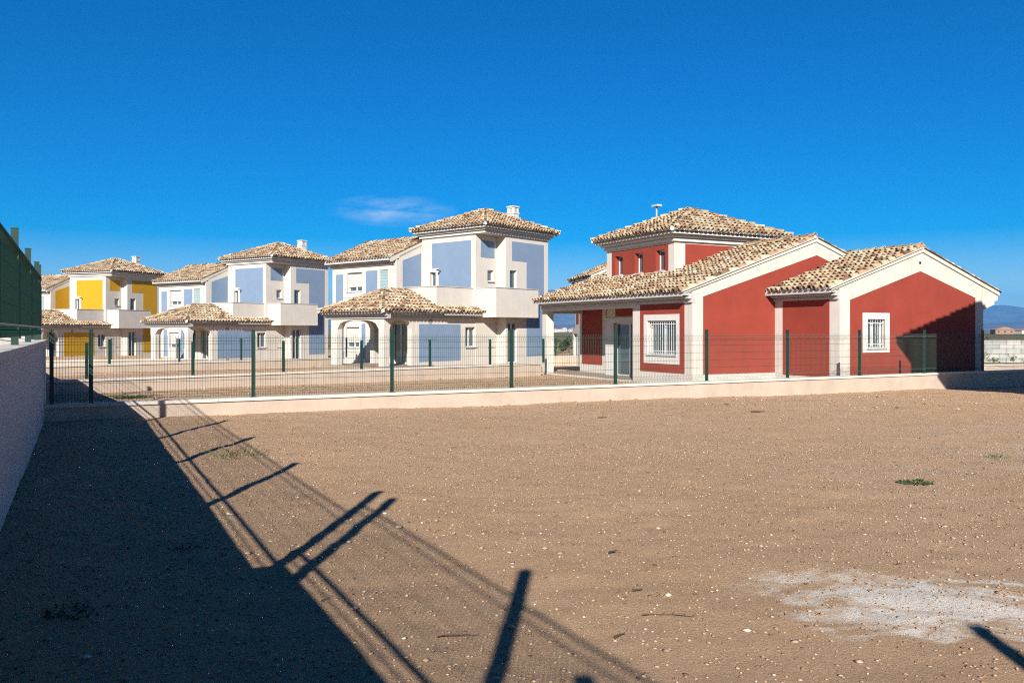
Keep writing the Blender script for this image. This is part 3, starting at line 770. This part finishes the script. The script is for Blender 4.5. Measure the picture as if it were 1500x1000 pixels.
# loose stones and grit: real chips lying on the soil
ICO = [(0, 0, 1), (.894, 0, .447), (.276, .851, .447), (-.724, .526, .447), (-.724, -.526, .447), (.276, -.851, .447), (0, 0, -.6)]
ICF = [(0, 1, 2), (0, 2, 3), (0, 3, 4), (0, 4, 5), (0, 5, 1), (6, 2, 1), (6, 3, 2), (6, 4, 3), (6, 5, 4), (6, 1, 5)]
def stones(name, n, area, smin, smax, power, mat_, seed, flat=0.55, clusters=None):
    rs = np.random.RandomState(seed)
    x = rs.uniform(area[0], area[1], n); y = rs.uniform(area[2], area[3], n)
    s = smin + (smax - smin) * rs.rand(n) ** power
    z = gz(x, y) + relief(x, y)
    B = np.array(ICO); nv = len(B)
    a = rs.uniform(0, 2 * np.pi, n); ca, sa = np.cos(a), np.sin(a)
    sx = s * rs.uniform(.7, 1.3, n); sy = s * rs.uniform(.7, 1.1, n); sz = s * rs.uniform(.3, .75, n) * flat / .55
    V = B[None] * np.stack([sx, sy, sz], 1)[:, None] * (1 + rs.uniform(-.22, .22, (n, nv, 1)))
    W = V.copy(); W[:, :, 0] = V[:, :, 0] * ca[:, None] - V[:, :, 1] * sa[:, None]; W[:, :, 1] = V[:, :, 0] * sa[:, None] + V[:, :, 1] * ca[:, None]
    W += np.stack([x, y, z + sz * .25], 1)[:, None]
    F = (np.array(ICF)[None] + (np.arange(n) * nv)[:, None, None]).reshape(-1, 3)
    me = bpy.data.meshes.new(name)
    me.vertices.add(n * nv); me.vertices.foreach_set('co', W.ravel())
    me.loops.add(F.size); me.loops.foreach_set('vertex_index', F.ravel().astype(np.int32))
    me.polygons.add(len(F)); me.polygons.foreach_set('loop_start', np.arange(0, F.size, 3, dtype=np.int32)); me.polygons.foreach_set('loop_total', np.full(len(F), 3, dtype=np.int32))
    me.update(calc_edges=True)
    at = me.attributes.new('tone', 'FLOAT', 'FACE'); at.data.foreach_set('value', np.repeat(rs.rand(n), len(ICF)))
    me.materials.append(mat_); o = bpy.data.objects.new(name, me); C.objects.link(o); o['kind'] = 'stuff'
    return o
def stone_mat(name, stops):
    m, n, l, b = nodes_of(name)
    at = n.new('ShaderNodeAttribute'); at.attribute_name = 'tone'; cr = n.new('ShaderNodeValToRGB')
    e = cr.color_ramp.elements; e[0].position, e[0].color = stops[0]; e[1].position, e[1].color = stops[-1]
    for p, c in stops[1:-1]: x = e.new(p); x.color = c
    l.new(at.outputs['Fac'], cr.inputs[0]); l.new(cr.outputs[0], b.inputs['Base Color']); b.inputs['Roughness'].default_value = .95
    b.inputs['Specular IOR Level'].default_value = .15
    return m
sm = stone_mat('mixed_gravel', [(0, (0.098, 0.062, 0.039, 1)), (.25, (0.245, 0.159, 0.098, 1)), (.75, (0.343, 0.239, 0.159, 1)), (.93, (0.405, 0.307, 0.221, 1)), (1, (0.442, 0.380, 0.307, 1))])
sm2 = stone_mat('pale_gravel', [(0, (0.226, 0.156, 0.106, 1)), (.5, (0.354, 0.269, 0.197, 1)), (1, (0.510, 0.453, 0.382, 1))])
o = stones('gravel', 60000, (-7, 9, 3.3, 13), .003, .017, 2.2, sm, 3); o['label'] = 'fine brown gravel strewn over the bare plot'
o = stones('gravel', 24000, (-9, 16, 11, 27), .005, .024, 3.2, sm, 4); o['label'] = 'coarse brown gravel in front of the low wall'
o = stones('pebbles', 500, (-6, 9, 3.3, 14), .006, .024, 3.2, sm2, 5); o['label'] = 'scattered pale pebbles on the bare plot'
o = stones('stones', 420, (-5, 5, 3.3, 9), .008, .034, 2.2, sm2, 8, flat=.45); o['label'] = 'flat pale stones lying on the near part of the plot'
o = stones('rubble', 6000, (-22, 12, 19, 44), .01, .06, 3, sm, 6); o['label'] = 'small rubble on the plots behind the fence'

# ------------------------------------------------------------------ the plot's boundary walls and fences
AD = Vector((-.4608, .8875, 0)); BD = Vector((.8875, .4608, 0))
def frame_wall(name, p0, ang, L, label, cat='wall', group=None):
    """Empty whose local x runs along the wall; ang = heading from +Y towards +X"""
    return empty(name, (p0[0], p0[1], p0[2] if len(p0) > 2 else 0), R(90) - ang, label, cat, group)

PITCH = 2.971
def post_obj(parent, x, y, z0, z1, w=0.035, cap=True, name='post', mesh=None):
    if mesh is None:
        mb = MB(); mb.box(-w, w, -w, w, 0, z1 - z0); mb.box(-w - .004, w + .004, -w - .004, w + .004, z1 - z0, z1 - z0 + .012)
        mesh = mb.mesh(name, M['green'])
    o = bpy.data.objects.new(name, mesh); C.objects.link(o); o.parent = parent; o.location = (x, y, z0)
    return o
def mesh_panel(width, height, r=0.0029, hr=0.0033, pitch=0.05, folds=(0.06, None), horiz=0.2):
    """welded panel: vertical wires with V folds, horizontal wires; lies in local xz, y is thickness"""
    mb = MB(); n = int(round(width / pitch)); fz = [0.05, 0.15]; tz_ = [height - 0.17, height - 0.06]
    prof = [(0, 0), (0.05, 0), (0.10, -0.03), (0.15, 0), (height - 0.17, 0), (height - 0.115, -0.03), (height - 0.06, 0), (height, 0)]
    if height > 1.4: mid = height * 0.5; prof = prof[:4] + [(mid - .05, 0), (mid, -0.03), (mid + .05, 0)] + prof[4:]
    def bar(a, b, rr):
        a = Vector(a); b = Vector(b); d = (b - a).normalized(); e = Vector((0, 1, 0)) if abs(d.y) < .9 else Vector((1, 0, 0))
        u = d.cross(e).normalized() * rr; w = d.cross(u).normalized() * rr
        mb.add([a + u, a + w, a - u, a - w, b + u, b + w, b - u, b - w], [(0, 1, 5, 4), (1, 2, 6, 5), (2, 3, 7, 6), (3, 0, 4, 7)])
    for i in range(n + 1):
        x = width * i / n
        for (za, ya), (zb, yb) in zip(prof, prof[1:]): bar((x, ya, za), (x, yb, zb), r)
    zs = [p[0] for p in prof[1:-1]]
    z = 0.15 + horiz
    while z < height - 0.2:
        zs.append(z); z += horiz
    for z in sorted(set(zs)):
        yy = pw([(a, b) for a, b in prof], z)
        bar((0, yy - 2 * r, z), (width, yy - 2 * r, z), hr)
    return mb.mesh('mesh_panel', M['wire'])

# --- low wall with fence between the plot and the houses
P0 = Vector((-5.288, 17.02, 0))
def along(t, off=0): return P0 + BD * t + AD * off
T0, T1 = -4.6, 36.5
lw = empty('low_wall', along(T0), R(90) - R(62.56), 'low pinkish rendered wall with pale coping below the green mesh fence across the plot', 'wall')
Lw = T1 - T0
mb = MB(); n = 30
for i in range(n):
    a, b = Lw * i / n, Lw * (i + 1) / n
    mb.box(a, b, -0.10, 0.10, -0.7, 0.27)
mb = MB(); mb.box(0, Lw, -0.10, 0.10, -0.8, 0.27); mb.build('wall_body', M['lowwall'], lw)
cx = 0
while cx < Lw:
    L = min(1.95, Lw - cx); mb = MB(); dz = random.uniform(-.002, .002)
    mb.box(cx + .003, cx + L - .003, -0.14, 0.14, 0.272 + dz, 0.335 + dz); mb.build('coping_slab', M['coping'], lw); cx += L
fe = empty('mesh_fence', along(T0) + Vector((0, 0, 0.336)), R(90) - R(62.56), 'green welded mesh fence on the long low wall in front of the coloured houses', 'fence')
pm = MB(); pm.box(-.032, .032, -.032, .032, 0, 1.36); pm.box(-.036, .036, -.036, .036, 1.36, 1.375); pm.box(-.06, .06, -.06, .06, 0, .008); pm = pm.mesh('post', M['green'])
mpm = mesh_panel(PITCH - .07, 1.25)
tpos = []
for k in range(0, 12): tpos.append(k * PITCH)
tl = [-3.61, -2.96] + [t for t in tpos if t < T1 - .1]
for t in tl: post_obj(fe, t - T0, 0, 0, 1.36, mesh=pm)
for a, b in zip(tl, tl[1:]):
    w = b - a
    o = bpy.data.objects.new('mesh_panel', mpm if abs(w - PITCH) < .01 else mesh_panel(w - .07, 1.25)); C.objects.link(o); o.parent = fe; o.location = (a - T0 + .035, -0.045, 0.01)

# --- left wall, stepped, with tall fence
WS = R(-27.35)
W0 = Vector((-4.28, 6.97, 0)); WD = Vector((.459, -.888, 0))   # WD runs towards the camera
def lwall(s0, s1, zt, label, name='boundary_wall'):
    p = W0 + WD * s0
    e = empty(name, p, math.atan2(WD.y, WD.x), label, 'wall')
    L = s1 - s0
    # local x towards the camera, local +y = to the right?  (x to y is +90 deg: points to the plot side)
    mb = MB(); mb.box(0, L, -0.20, 0.0, -0.8, zt - .062); mb.build('wall_body', M['wall_white'], e)
    c = 0
    while c < L - .01:
        l_ = min(2.0, L - c); mb = MB(); dz = random.uniform(-.003, .003); mb.box(c + .003, c + l_ - .003, -0.25, 0.05, zt - .06 + dz, zt + dz); mb.build('coping_slab', M['coping'], e); c += l_
    return e
lA = lwall(-10.0, 4.9, 1.52, 'white rendered boundary wall with flat coping along the left edge of the plot')
mbh = MB()
for (xx, z_) in ((2.2, 0.85), (2.2, 0.35)):
    mbh = MB(); mbh.tube((xx, 0.001, z_), (xx, 0.004, z_), 0.022, n=8); mbh.build('weep_hole', M['dark'], lA)
lB = lwall(4.902, 14.0, 1.72, 'taller white boundary wall beside the camera, nearer end of the left edge')
def tall_fence(s_list, zt0, hpanel, hpost, label, skip=()):
    e = empty('mesh_fence', W0 + WD * s_list[0] + Vector((0, 0, zt0)), math.atan2(WD.y, WD.x), label, 'fence')
    pmm = MB(); pmm.box(-.038, .038, -.038, .038, 0, hpost); pmm.box(-.042, .042, -.042, .042, hpost, hpost + .012); pmm = pmm.mesh('post', M['green'])
    for s_ in [q for q in s_list if q not in skip]:
        o = bpy.data.objects.new('post', pmm); C.objects.link(o); o.parent = e; o.location = (s_ - s_list[0], -0.10, 0)
    for a, b in zip(s_list, s_list[1:]):
        o = bpy.data.objects.new('mesh_panel', mesh_panel(b - a - .08, hpanel, r=.0043, hr=.0026)); C.objects.link(o); o.parent = e; o.location = (a - s_list[0] + .04, -0.055, 0.10)
        mb = MB(); mb.tube((a - s_list[0], -.03, .225), (b - s_list[0], -.03, .225), .018, n=6); mb.build('bottom_rail', M['green'], e)
        mb = MB(); mb.tube((a - s_list[0], -.07, hpanel + .06), (b - s_list[0], -.07, hpanel + .085), .008, n=6); mb.build('top_rail', M['green'], e)
    return e
tall_fence([-9.5, -8.8 + .05, -6.05, -3.3, -0.55, 2.3, 4.95], 1.521, 1.05, 1.37, 'green mesh fence with square posts on the far stretch of the left boundary wall', skip=(4.95,))
tall_fence([5.08, 5.50, 8.35, 11.0, 13.9], 1.721, 1.08, 1.50, 'green mesh fence on the taller near stretch of the left boundary wall')
# neighbour's wall carrying on behind the corner
e = empty('boundary_wall', (-9.35, 16.35, 0), R(90) + R(35), 'white boundary wall of the next plot beyond the left corner', 'wall')
mb = MB(); mb.box(0, 17, -0.1, .1, -.8, 1.45); mb.build('wall_body', M['wall_white'], e)
mb = MB(); mb.box(0, 17, -.14, .14, 1.452, 1.51); mb.build('coping', M['coping'], e)
e2 = empty('mesh_fence', (-9.35, 16.35, 1.512), R(90) + R(35), 'green mesh fence on the next plot\'s boundary wall beyond the left corner', 'fence')
mm = mesh_panel(2.6, 1.05)
for i in range(5):
    o = bpy.data.objects.new('mesh_panel', mm); C.objects.link(o); o.parent = e2; o.location = (.4 + i * 2.7, 0, 0.05)
    post_obj(e2, .35 + i * 2.7, 0.04, 0, 1.3, w=.035)
# posts standing behind the camera whose shadows fall into the picture
def lone_post(x, y, h_, label):
    e = empty('fence_post', (x, y, gh(x, y)), 0.3, label, 'post')
    mb = MB(); mb.box(-.04, .04, -.04, .04, -.3, h_); mb.build('post_shaft', M['green'], e)
    mb = MB(); mb.box(-.045, .045, -.045, .045, h_, h_ + .015); mb.build('post_cap', M['dark'], e)
lone_post(2.12, -0.75, 2.75, 'green fence post behind the camera, right of centre')
lone_post(-0.14, -0.95, 2.52, 'short green post added behind the camera near the white wall for its shadow')  # unseen post, added only to cast its short shadow into view

# ------------------------------------------------------------------ low walls between the farther plots
def far_wall(a, b, z, label, flabel, first, n_, group='low walls between the house plots', ph=1.0, side=1):
    a = Vector(a); b = Vector(b); d = b - a; L = d.length; ang = math.atan2(d.y, d.x)
    e = empty('low_wall', (a.x, a.y, z), ang, label, 'wall', group)
    mb = MB(); mb.box(0, L, -.1, .1, -.8, .27); mb.build('wall_body', M['lowwall'], e)
    mb = MB(); mb.box(0, L, -.14, .14, .272, .335); mb.build('coping', M['coping'], e)
    if n_:
        pme = MB(); pme.box(-.035, .035, -.035, .035, 0, ph); pme.box(-.04, .04, -.04, .04, ph, ph + .012); pme = pme.mesh('post', M['green'])
        f = empty('post_row', (a.x, a.y, z + .336), ang, flabel, 'fence posts', 'rows of green fence posts')
        for i in range(n_): post_obj(f, first + i * PITCH, 0, 0, ph, mesh=pme)
far_wall((-13.6, 21.75), (1.15, 35.09), 0.0, 'low wall with pale coping in front of the nearest blue house', 'row of green posts on the low wall in front of the nearest blue house', 2.3, 7)
far_wall((-23.0, 27.3), (-9.0, 42.6), -0.02, 'low wall with pale coping in front of the farther blue house', 'row of green posts on the low wall in front of the farther blue house', 9.5, 5)
far_wall((-30.0, 36.0), (-15.5, 42.5), -0.06, 'low wall with pale coping in front of the yellow house', 'row of green posts on the low wall in front of the yellow house', 5.5, 4)
far_wall((1.6, 47.2), (16.0, 52.5), -0.1, 'low wall with pale coping seen through the red bungalow\'s porch', 'row of green posts on the low wall behind the red bungalow\'s porch', 0.95, 4)
far_wall((20.0, 39.2), (40.0, 41.6), -0.25, 'low wall with pale coping behind the right end of the fence', 'row of green posts behind the right end of the fence', 6.0, 0)

# ------------------------------------------------------------------ houses
red_house()
two_storey((-1.35, 41.32), -49.8, 0.04, 'blue', 'nearest pale blue two-storey house, between the farther blue house and the red bungalow')
two_storey((-15.98, 55.54), -57.14, -0.27, 'blue', 'farther pale blue two-storey house, between the yellow house and the nearest blue house')
two_storey((-32.04, 66.62), -68.89, -0.43, 'yellow', 'yellow two-storey house with white trim at the far left')
two_storey((7.55, 44.6), -10.0, -0.5, 'red', 'two-storey house mostly hidden behind the red bungalow, its roof corner showing left of the tower', porch=False)

# house to the right, outside the frame: its upper storey throws the shadow over the low wall and the red gable
def right_house():
    h = empty('corner_house', (12.83, 18.3, 0), R(27.44), 'two-storey house just outside the right edge of the photo', 'house')
    # local x = away right, y = away left ; volume spans x>0, y<0
    wall(h, 'x', 0, -7, -0.0, 4.45, 6.4, th=0.25, m='cream'); wall(h, 'Y', 0, 0, 8, 4.45, [(0, 6.4), (4, 7.55), (8, 6.4)], th=0.25, m='cream')
    wall(h, 'y', -7, 0, 8, 4.45, [(0, 6.4), (4, 7.55), (8, 6.4)], th=0.25, m='cream'); wall(h, 'X', 8, -7, 0, -0.6, 6.4, th=0.25, m='cream')
    mb = MB(); mb.box(0.25, 7.75, -6.75, -0.25, 4.45, 4.7); mb.build('floor_slab', M['cream'], h)
    mb = MB(); mb.box(5.0, 7.8, -6.75, -0.4, -0.6, 4.45); mb.build('ground_floor', M['cream'], h)
    r = Roof()
    slab(r.deck, [(-.45, .45, 6.5), (-.45, -7.45, 6.5), (4, -7.45, 7.8), (4, .45, 7.8)], 0.15); slab(r.deck, [(4, .45, 7.8), (4, -7.45, 7.8), (8.4, -7.45, 6.5), (8.4, .45, 6.5)], 0.15)
    r.plane((-.45, -7.45, 6.5), (0, 1, 0), (4.45, 0, 1.3), [(0, 0), (7.9, 0), (7.9, 4.6), (0, 4.6)])
    r.build('roof', h)
right_house()

# ------------------------------------------------------------------ far background
def mountain(name, dist, prof, depth, seed, label=None):
    rs = random.Random(seed); mb = MB(); cols = []
    n = 260; x0, x1 = prof[0][0], prof[-1][0]; rows = 16
    for i in range(n + 1):
        px = lerp(x0, x1, i / n); hh = pw(prof, px)
        X = (px - 750) / 1220 * dist
        col = []
        for j in range(rows + 1):
            f = j / rows
            nz_ = float(vnoise(np.array(X / dist * 60), np.array(f * 9.0), 1.3, seed)) * .35 + float(vnoise(np.array(X / dist * 160), np.array(f * 20.0), 1.0, seed + 1)) * .16
            H = hh / 1220 * dist * (math.sin(f * math.pi / 2) ** 1.1) * (1 + nz_ * (1 - f) * 1.2) + (rs.uniform(-2, 2) + nz_ * 30 if j == rows else 0)
            col.append((X * (1 - 0.12 * (1 - f)), dist - depth * (1 - f), H - 3))
        col.append((X, dist + depth, -10))
        cols.append(col)
    m_ = rows + 2
    V = [v for c in cols for v in c]
    F = [(i * m_ + j, (i + 1) * m_ + j, (i + 1) * m_ + j + 1, i * m_ + j + 1) for i in range(n) for j in range(m_ - 1)]
    mb.add(V, F); o = mb.build(name, M['hill'], smooth=True); setp(o, label, kind='structure'); return o
M['hill'] = mat('dry_hillside', (0.17, 0.17, 0.16), var=0.45, scale=0.006, bump=0, coord='Object')
mountain('mountains', 8200, [(-900, 15), (-200, 22), (200, 28), (480, 34), (640, 46), (760, 56), (815, 60), (870, 56), (980, 44), (1120, 36), (1260, 30), (1400, 34), (1450, 37), (1490, 33), (1560, 30), (1700, 36), (2300, 15)], 2200, 5)
mountain('hills', 4300, [(-900, 4), (300, 7), (700, 10), (900, 9), (1200, 8), (1400, 10), (1500, 13), (1700, 9), (2300, 4)], 900, 15)

def leafy(name, x, y, h_, w, label, cat, seed, leafm, group=None, n=260, leaf=0.16, trunk=True):
    rs = random.Random(seed); zb = gh(x, y) if y < 60 else float(gz(np.array(x), np.array(y)))
    e = empty(name, (x, y, zb), 0, label, cat, group)
    mb = MB(); 
    if trunk:
        mb.tube((0, 0, -.2), (0, 0, h_ * .45), h_ * .035, h_ * .02)
        for k in range(5):
            a = rs.uniform(0, 6.28); mb.tube((0, 0, h_ * rs.uniform(.2, .42)), (math.cos(a) * w * .3, math.sin(a) * w * .3, h_ * rs.uniform(.5, .8)), h_ * .015, h_ * .006)
        mb.build('trunk', M['bark'], e)
    lf = MB(); cl = [(rs.gauss(0, .28) * w, rs.gauss(0, .28) * w, h_ * rs.uniform(.3, .85), rs.uniform(.16, .3)) for _ in range(12)]
    for i in range(n):
        c = rs.choice(cl); d = Vector((rs.gauss(0, 1), rs.gauss(0, 1), rs.gauss(0, .8))).normalized() * rs.uniform(.5, 1)
        p = Vector((c[0] + d.x * c[3] * w, c[1] + d.y * c[3] * w, max(.04, c[2] + d.z * c[3] * h_ * .8)))
        u = Vector((rs.gauss(0, 1), rs.gauss(0, 1), rs.gauss(0, .6))).normalized(); v = u.orthogonal().normalized(); s_ = leaf * rs.uniform(.5, 1.2)
        lf.add([p - u * s_, p + v * s_ * .5, p + u * s_, p - v * s_ * .5], [(0, 1, 2, 3)], 0, rs.random())
    lf.build('crown', leafm, e); return e
leafA = stone_mat('dark_leaf', [(0, (.02, .032, .014, 1)), (.5, (.04, .058, .024, 1)), (1, (.075, .095, .045, 1))])
leafB = stone_mat('dusty_leaf', [(0, (.06, .075, .03, 1)), (.5, (.12, .14, .06, 1)), (1, (.22, .22, .11, 1))])
rs = random.Random(5)
spots = [(4.6 + i * .9 + rs.uniform(-.3, .3), 88 + rs.uniform(-5, 9)) for i in range(7)] + [(51 + i * 2.0, 92 + rs.uniform(-3, 6)) for i in range(4)] + [(30 + i * 3.2, 108 + rs.uniform(-6, 6)) for i in range(5)]
kinds = ['round', 'low spreading', 'tall ragged', 'thin', 'squat', 'leaning', 'broad']
for i, (x, y) in enumerate(spots):
    hh_ = rs.uniform(1.0, 2.1)
    leafy('olive_tree', x, y, hh_, hh_ * rs.uniform(.9, 1.4), 'small dark olive tree in the row of trees on the plain beyond the houses', 'tree', i + 40, leafA if i % 3 else leafB, 'olive trees far behind the houses', n=240, leaf=.2)
# far village houses below the mountains and orange blocks on the right
def far_house(x, y, w, d, hh_, m_, label, group, roofm='terracotta_far', win=True):
    zb = float(gz(np.array(x), np.array(y)))
    e = empty('distant_house', (x, y, zb), rs.uniform(-.4, .4), label, 'house', group)
    mb = MB(); mb.box(-w / 2, w / 2, -d / 2, d / 2, -2, hh_); mb.build('wall', M[m_], e)
    mb = MB(); mb.prism([(-w / 2 - .4, hh_), (w / 2 + .4, hh_), (0, hh_ + w * .16)], -d / 2 - .4, d / 2 + .4, 'y'); mb.build('roof', M[roofm], e)
    if win:
        for k in range(max(2, int(w / 4))):
            mb = MB(); u = -w / 2 + w * (k + .5) / max(2, int(w / 4)); mb.box(u - .6, u + .6, -d / 2 - .05, -d / 2 + .05, hh_ * .4, hh_ * .7); mb.build('window', M['dark'], e)
for i in range(16):
    far_house(40 + i * 12.5 + rs.uniform(-8, 8), 1450 + rs.uniform(-160, 300), rs.uniform(9, 17), 9, rs.uniform(4, 8), 'rock_w', 'tiny white house of the distant village seen through the red bungalow\'s porch', 'white houses of the distant village')
for i in range(9):
    far_house(330 + i * 15 + rs.uniform(-5, 5), 590 + rs.uniform(-30, 40), rs.uniform(7, 14), 8, rs.uniform(2.0, 3.4), 'terracotta_far' if i % 3 else 'rock_w', 'tiny orange house on the horizon right of the red bungalow', 'orange houses on the right horizon')
# pale block wall on the right, with scrub in front
e = empty('block_wall', (30.0, 55.5, -.45), R(1.5), 'pale concrete block wall across the field at the right edge', 'wall')
nb = 0
for row in range(5):
    for i in range(26):
        x_ = i * 0.98 + (0.49 if row % 2 else 0)
        mb = MB(); mb.box(x_ + .012, x_ + .968, -.1 + random.uniform(-.01, .01), .1, row * .3 + .008, row * .3 + .292)
        if nb == 0: bm_ = [mb.mesh('block', M['blk%d' % k] if ('blk%d' % k) in M else M.setdefault('blk%d' % k, mat('pale_block_%s' % 'abc'[k], c_, var=.15, scale=4))) for k, c_ in enumerate([(.50, .52, .48), (.42, .45, .42), (.58, .57, .52)])]; base_x, base_row = x_, row
        o = bpy.data.objects.new('block', bm_[random.randrange(3)]); C.objects.link(o); o.parent = e; o.location = (x_ - base_x, random.uniform(-.01, .01), row * .3); nb += 1
# grassy bank behind it
mb = MB(); rows_ = 10; cols_ = 60; V = []; 
for i in range(cols_ + 1):
    for j in range(rows_ + 1):
        X = 28 + i * 2.0; Y = 62 + j * 5.0; t_ = j / rows_
        V.append((X, Y, -1.0 + 1.55 * math.sin(min(1, t_ * 1.6) * math.pi / 2) * min(1, i / 9) + float(vnoise(np.array(X), np.array(Y), 4.0, 33)) * .35 * (t_ > 0) - (1.4 * max(0, t_ - .8) * 5)))
mb.add(V, [(i * (rows_ + 1) + j, (i + 1) * (rows_ + 1) + j, (i + 1) * (rows_ + 1) + j + 1, i * (rows_ + 1) + j + 1) for i in range(cols_) for j in range(rows_)])
M['bank'] = mat('dry_grass_bank', (0.27, 0.22, 0.12), var=.3, scale=.6, bump=.5, bscale=6)
o = mb.build('grassy_bank', M['bank'], smooth=True); setp(o, kind='structure')

# ------------------------------------------------------------------ weeds, twigs
def weed(x, y, h_, spread, label, m_, n_, seed, name='weed', leafw=.014, flat=.5, cat='weed'):
    rs = random.Random(seed); mb = MB()
    for i in range(n_):
        a = rs.uniform(0, 6.283); rr = spread * rs.random() ** .6 * .5
        p = Vector((math.cos(a) * rr, math.sin(a) * rr * .8, 0)); pr = Vector((-math.sin(a), math.cos(a), 0)) * leafw * .25
        mb.add([pr * .3, -pr * .3 + Vector((0, 0, .004)), p - pr + Vector((0, 0, .006)), p + pr + Vector((0, 0, .002))], [(0, 1, 2, 3)], 0, .3)
        L = h_ * rs.uniform(.5, 1.2); tilt = rs.uniform(flat * .5, flat * 1.7)
        d = Vector((math.cos(a + rs.uniform(-.8, .8)) * tilt, math.sin(a) * tilt, 1)).normalized(); w_ = leafw * rs.uniform(.6, 1.3)
        s_ = d.cross(Vector((rs.uniform(-1, 1), rs.uniform(-1, 1), .2))).normalized() * w_
        q = p + d * L * .55; r_ = q + (d + Vector((0, 0, -.5))).normalized() * L * .5
        mb.add([p - s_ * .3, p + s_ * .3, q + s_, q - s_, r_], [(0, 1, 2, 3), (3, 2, 4)], 0, rs.random())
    o = mb.build(name, m_); o.location = (x, y, gh(x, y) - .005); setp(o, label, cat); return o
def gpt(px, py, z=0.0):
    Y = (EYE - z) * 1220 / (py - 484); return ((px - 750) / 1220 * Y, Y)
weed(*gpt(1340, 701), .06, .34, 'low dark green leafy weed on the open ground right of centre', leafA, 90, 1, leafw=.013, flat=1.3)
weed(*gpt(345, 668), .20, .75, 'sparse pale weed among the fence shadows at left', leafB, 60, 2, leafw=.006, flat=.8)
weed(*gpt(108, 898), .06, .32, 'dark tuft growing in the shade of the left wall', leafA, 60, 3, leafw=.007, flat=1.0)
weed(*gpt(268, 800), .07, .2, 'thin upright weed in the shade, right of the dark tuft', leafA, 24, 4, leafw=.006, flat=.9)
weed(*gpt(1462, 662), .07, .3, 'tiny green sprout on the pale patch near the right edge', leafB, 40, 5, leafw=.01, flat=.9)
weed(-.2 + 1.2, 25.2, .14, 1.5, 'green weeds behind the fence beside the bungalow\'s porch pillar', leafA, 300, 6, leafw=.02, flat=.9, cat='weeds')
weed(2.6, 25.9, .10, 1.3, 'low green weeds behind the fence in front of the bungalow\'s patio', leafA, 200, 7, leafw=.02, flat=.9, cat='weeds')
weed(-10.0, 22.0, .12, .9, 'green weeds behind the fence at the far left', leafA, 160, 8, leafw=.02, flat=.9, cat='weeds')
weed(-3.0, 24.5, .10, 1.1, 'brownish weeds behind the middle of the fence', leafB, 160, 9, leafw=.02, flat=.9, cat='weeds')
for i, (x, y, hh_) in enumerate([(30.4, 53.8, 1.0), (32.6, 54.2, .7), (31.4, 54.3, .55), (34.2, 54.4, .7), (29.6, 53.4, .5)]):
    leafy('shrub', x, y, hh_, hh_ * .7, ['tallest', 'second', 'low', 'farthest right', 'nearest'][i] + ' scraggly shrub against the pale block wall', 'shrub', 70 + i, leafB, n=110, leaf=.07)
def twig(px, py, L, ang, label, seed, bends=5, r_=.004):
    rs = random.Random(seed); x, y = gpt(px, py); mb = MB(); p = Vector((0, 0, .01)); a = ang
    for i in range(bends):
        a += rs.uniform(-.35, .35); q = p + Vector((math.cos(a), math.sin(a), rs.uniform(-.05, .08))) * L / bends; q.z = max(.004, q.z)
        mb.tube(p, q, r_ * (1 - i / bends * .6), r_ * (1 - (i + 1) / bends * .6), n=5)
        if rs.random() < .5: mb.tube(q, q + Vector((math.cos(a + 1), math.sin(a + 1), .2)) * L * .12, r_ * .5, r_ * .2, n=4)
        p = q
    o = mb.build('twig', M['twig']); o.location = (x, y, gh(x, y) + .004); setp(o, label, 'twig')
twig(940, 895, .30, .25, 'long thin dry twig on the ground right of the post shadow', 1)
twig(892, 806, .09, .5, 'short dark bark chip beyond the post shadow', 2, 3, .009)
twig(900, 928, .08, .9, 'stubby dark twig nearest the bottom centre', 3, 3, .009)
twig(763, 699, .16, 2.9, 'curled dark twig in the middle of the plot', 4)
twig(660, 652, .25, .1, 'thin dark twig far out in the middle of the plot', 5)
twig(927, 862, .07, .3, 'small dark bark flake between the two twigs', 8, 3, .008)
twig(876, 609, .22, .2, 'small dark twig close to the low wall', 9, 3, .012)
twig(470, 880, .10, 1.2, 'crooked twig inside the fence shadow', 10, 4)
twig(1100, 600, .3, .1, 'dark clod of roots at the foot of the low wall', 11, 3, .02)
twig(640, 928, .22, .4, 'twisted twig between wall shadow and post shadow', 12)

# ------------------------------------------------------------------ haze
hz = MB(); hz.box(-9500, 9500, -300, 12500, -12, 520)
ho = hz.build('haze', []); fixn(ho.data)
hm = bpy.data.materials.new('haze'); hm.use_nodes = True; hn = hm.node_tree.nodes; hl = hm.node_tree.links; hn.clear()
hout = hn.new('ShaderNodeOutputMaterial'); pv = hn.new('ShaderNodeVolumePrincipled')
pv.inputs['Color'].default_value = (0.06, 0.42, 1.0, 1); pv.inputs['Density'].default_value = 0.0001; pv.inputs['Anisotropy'].default_value = 0.0
hl.new(pv.outputs[0], hout.inputs['Volume'])
ho.data.materials.append(hm); setp(ho, kind='stuff')
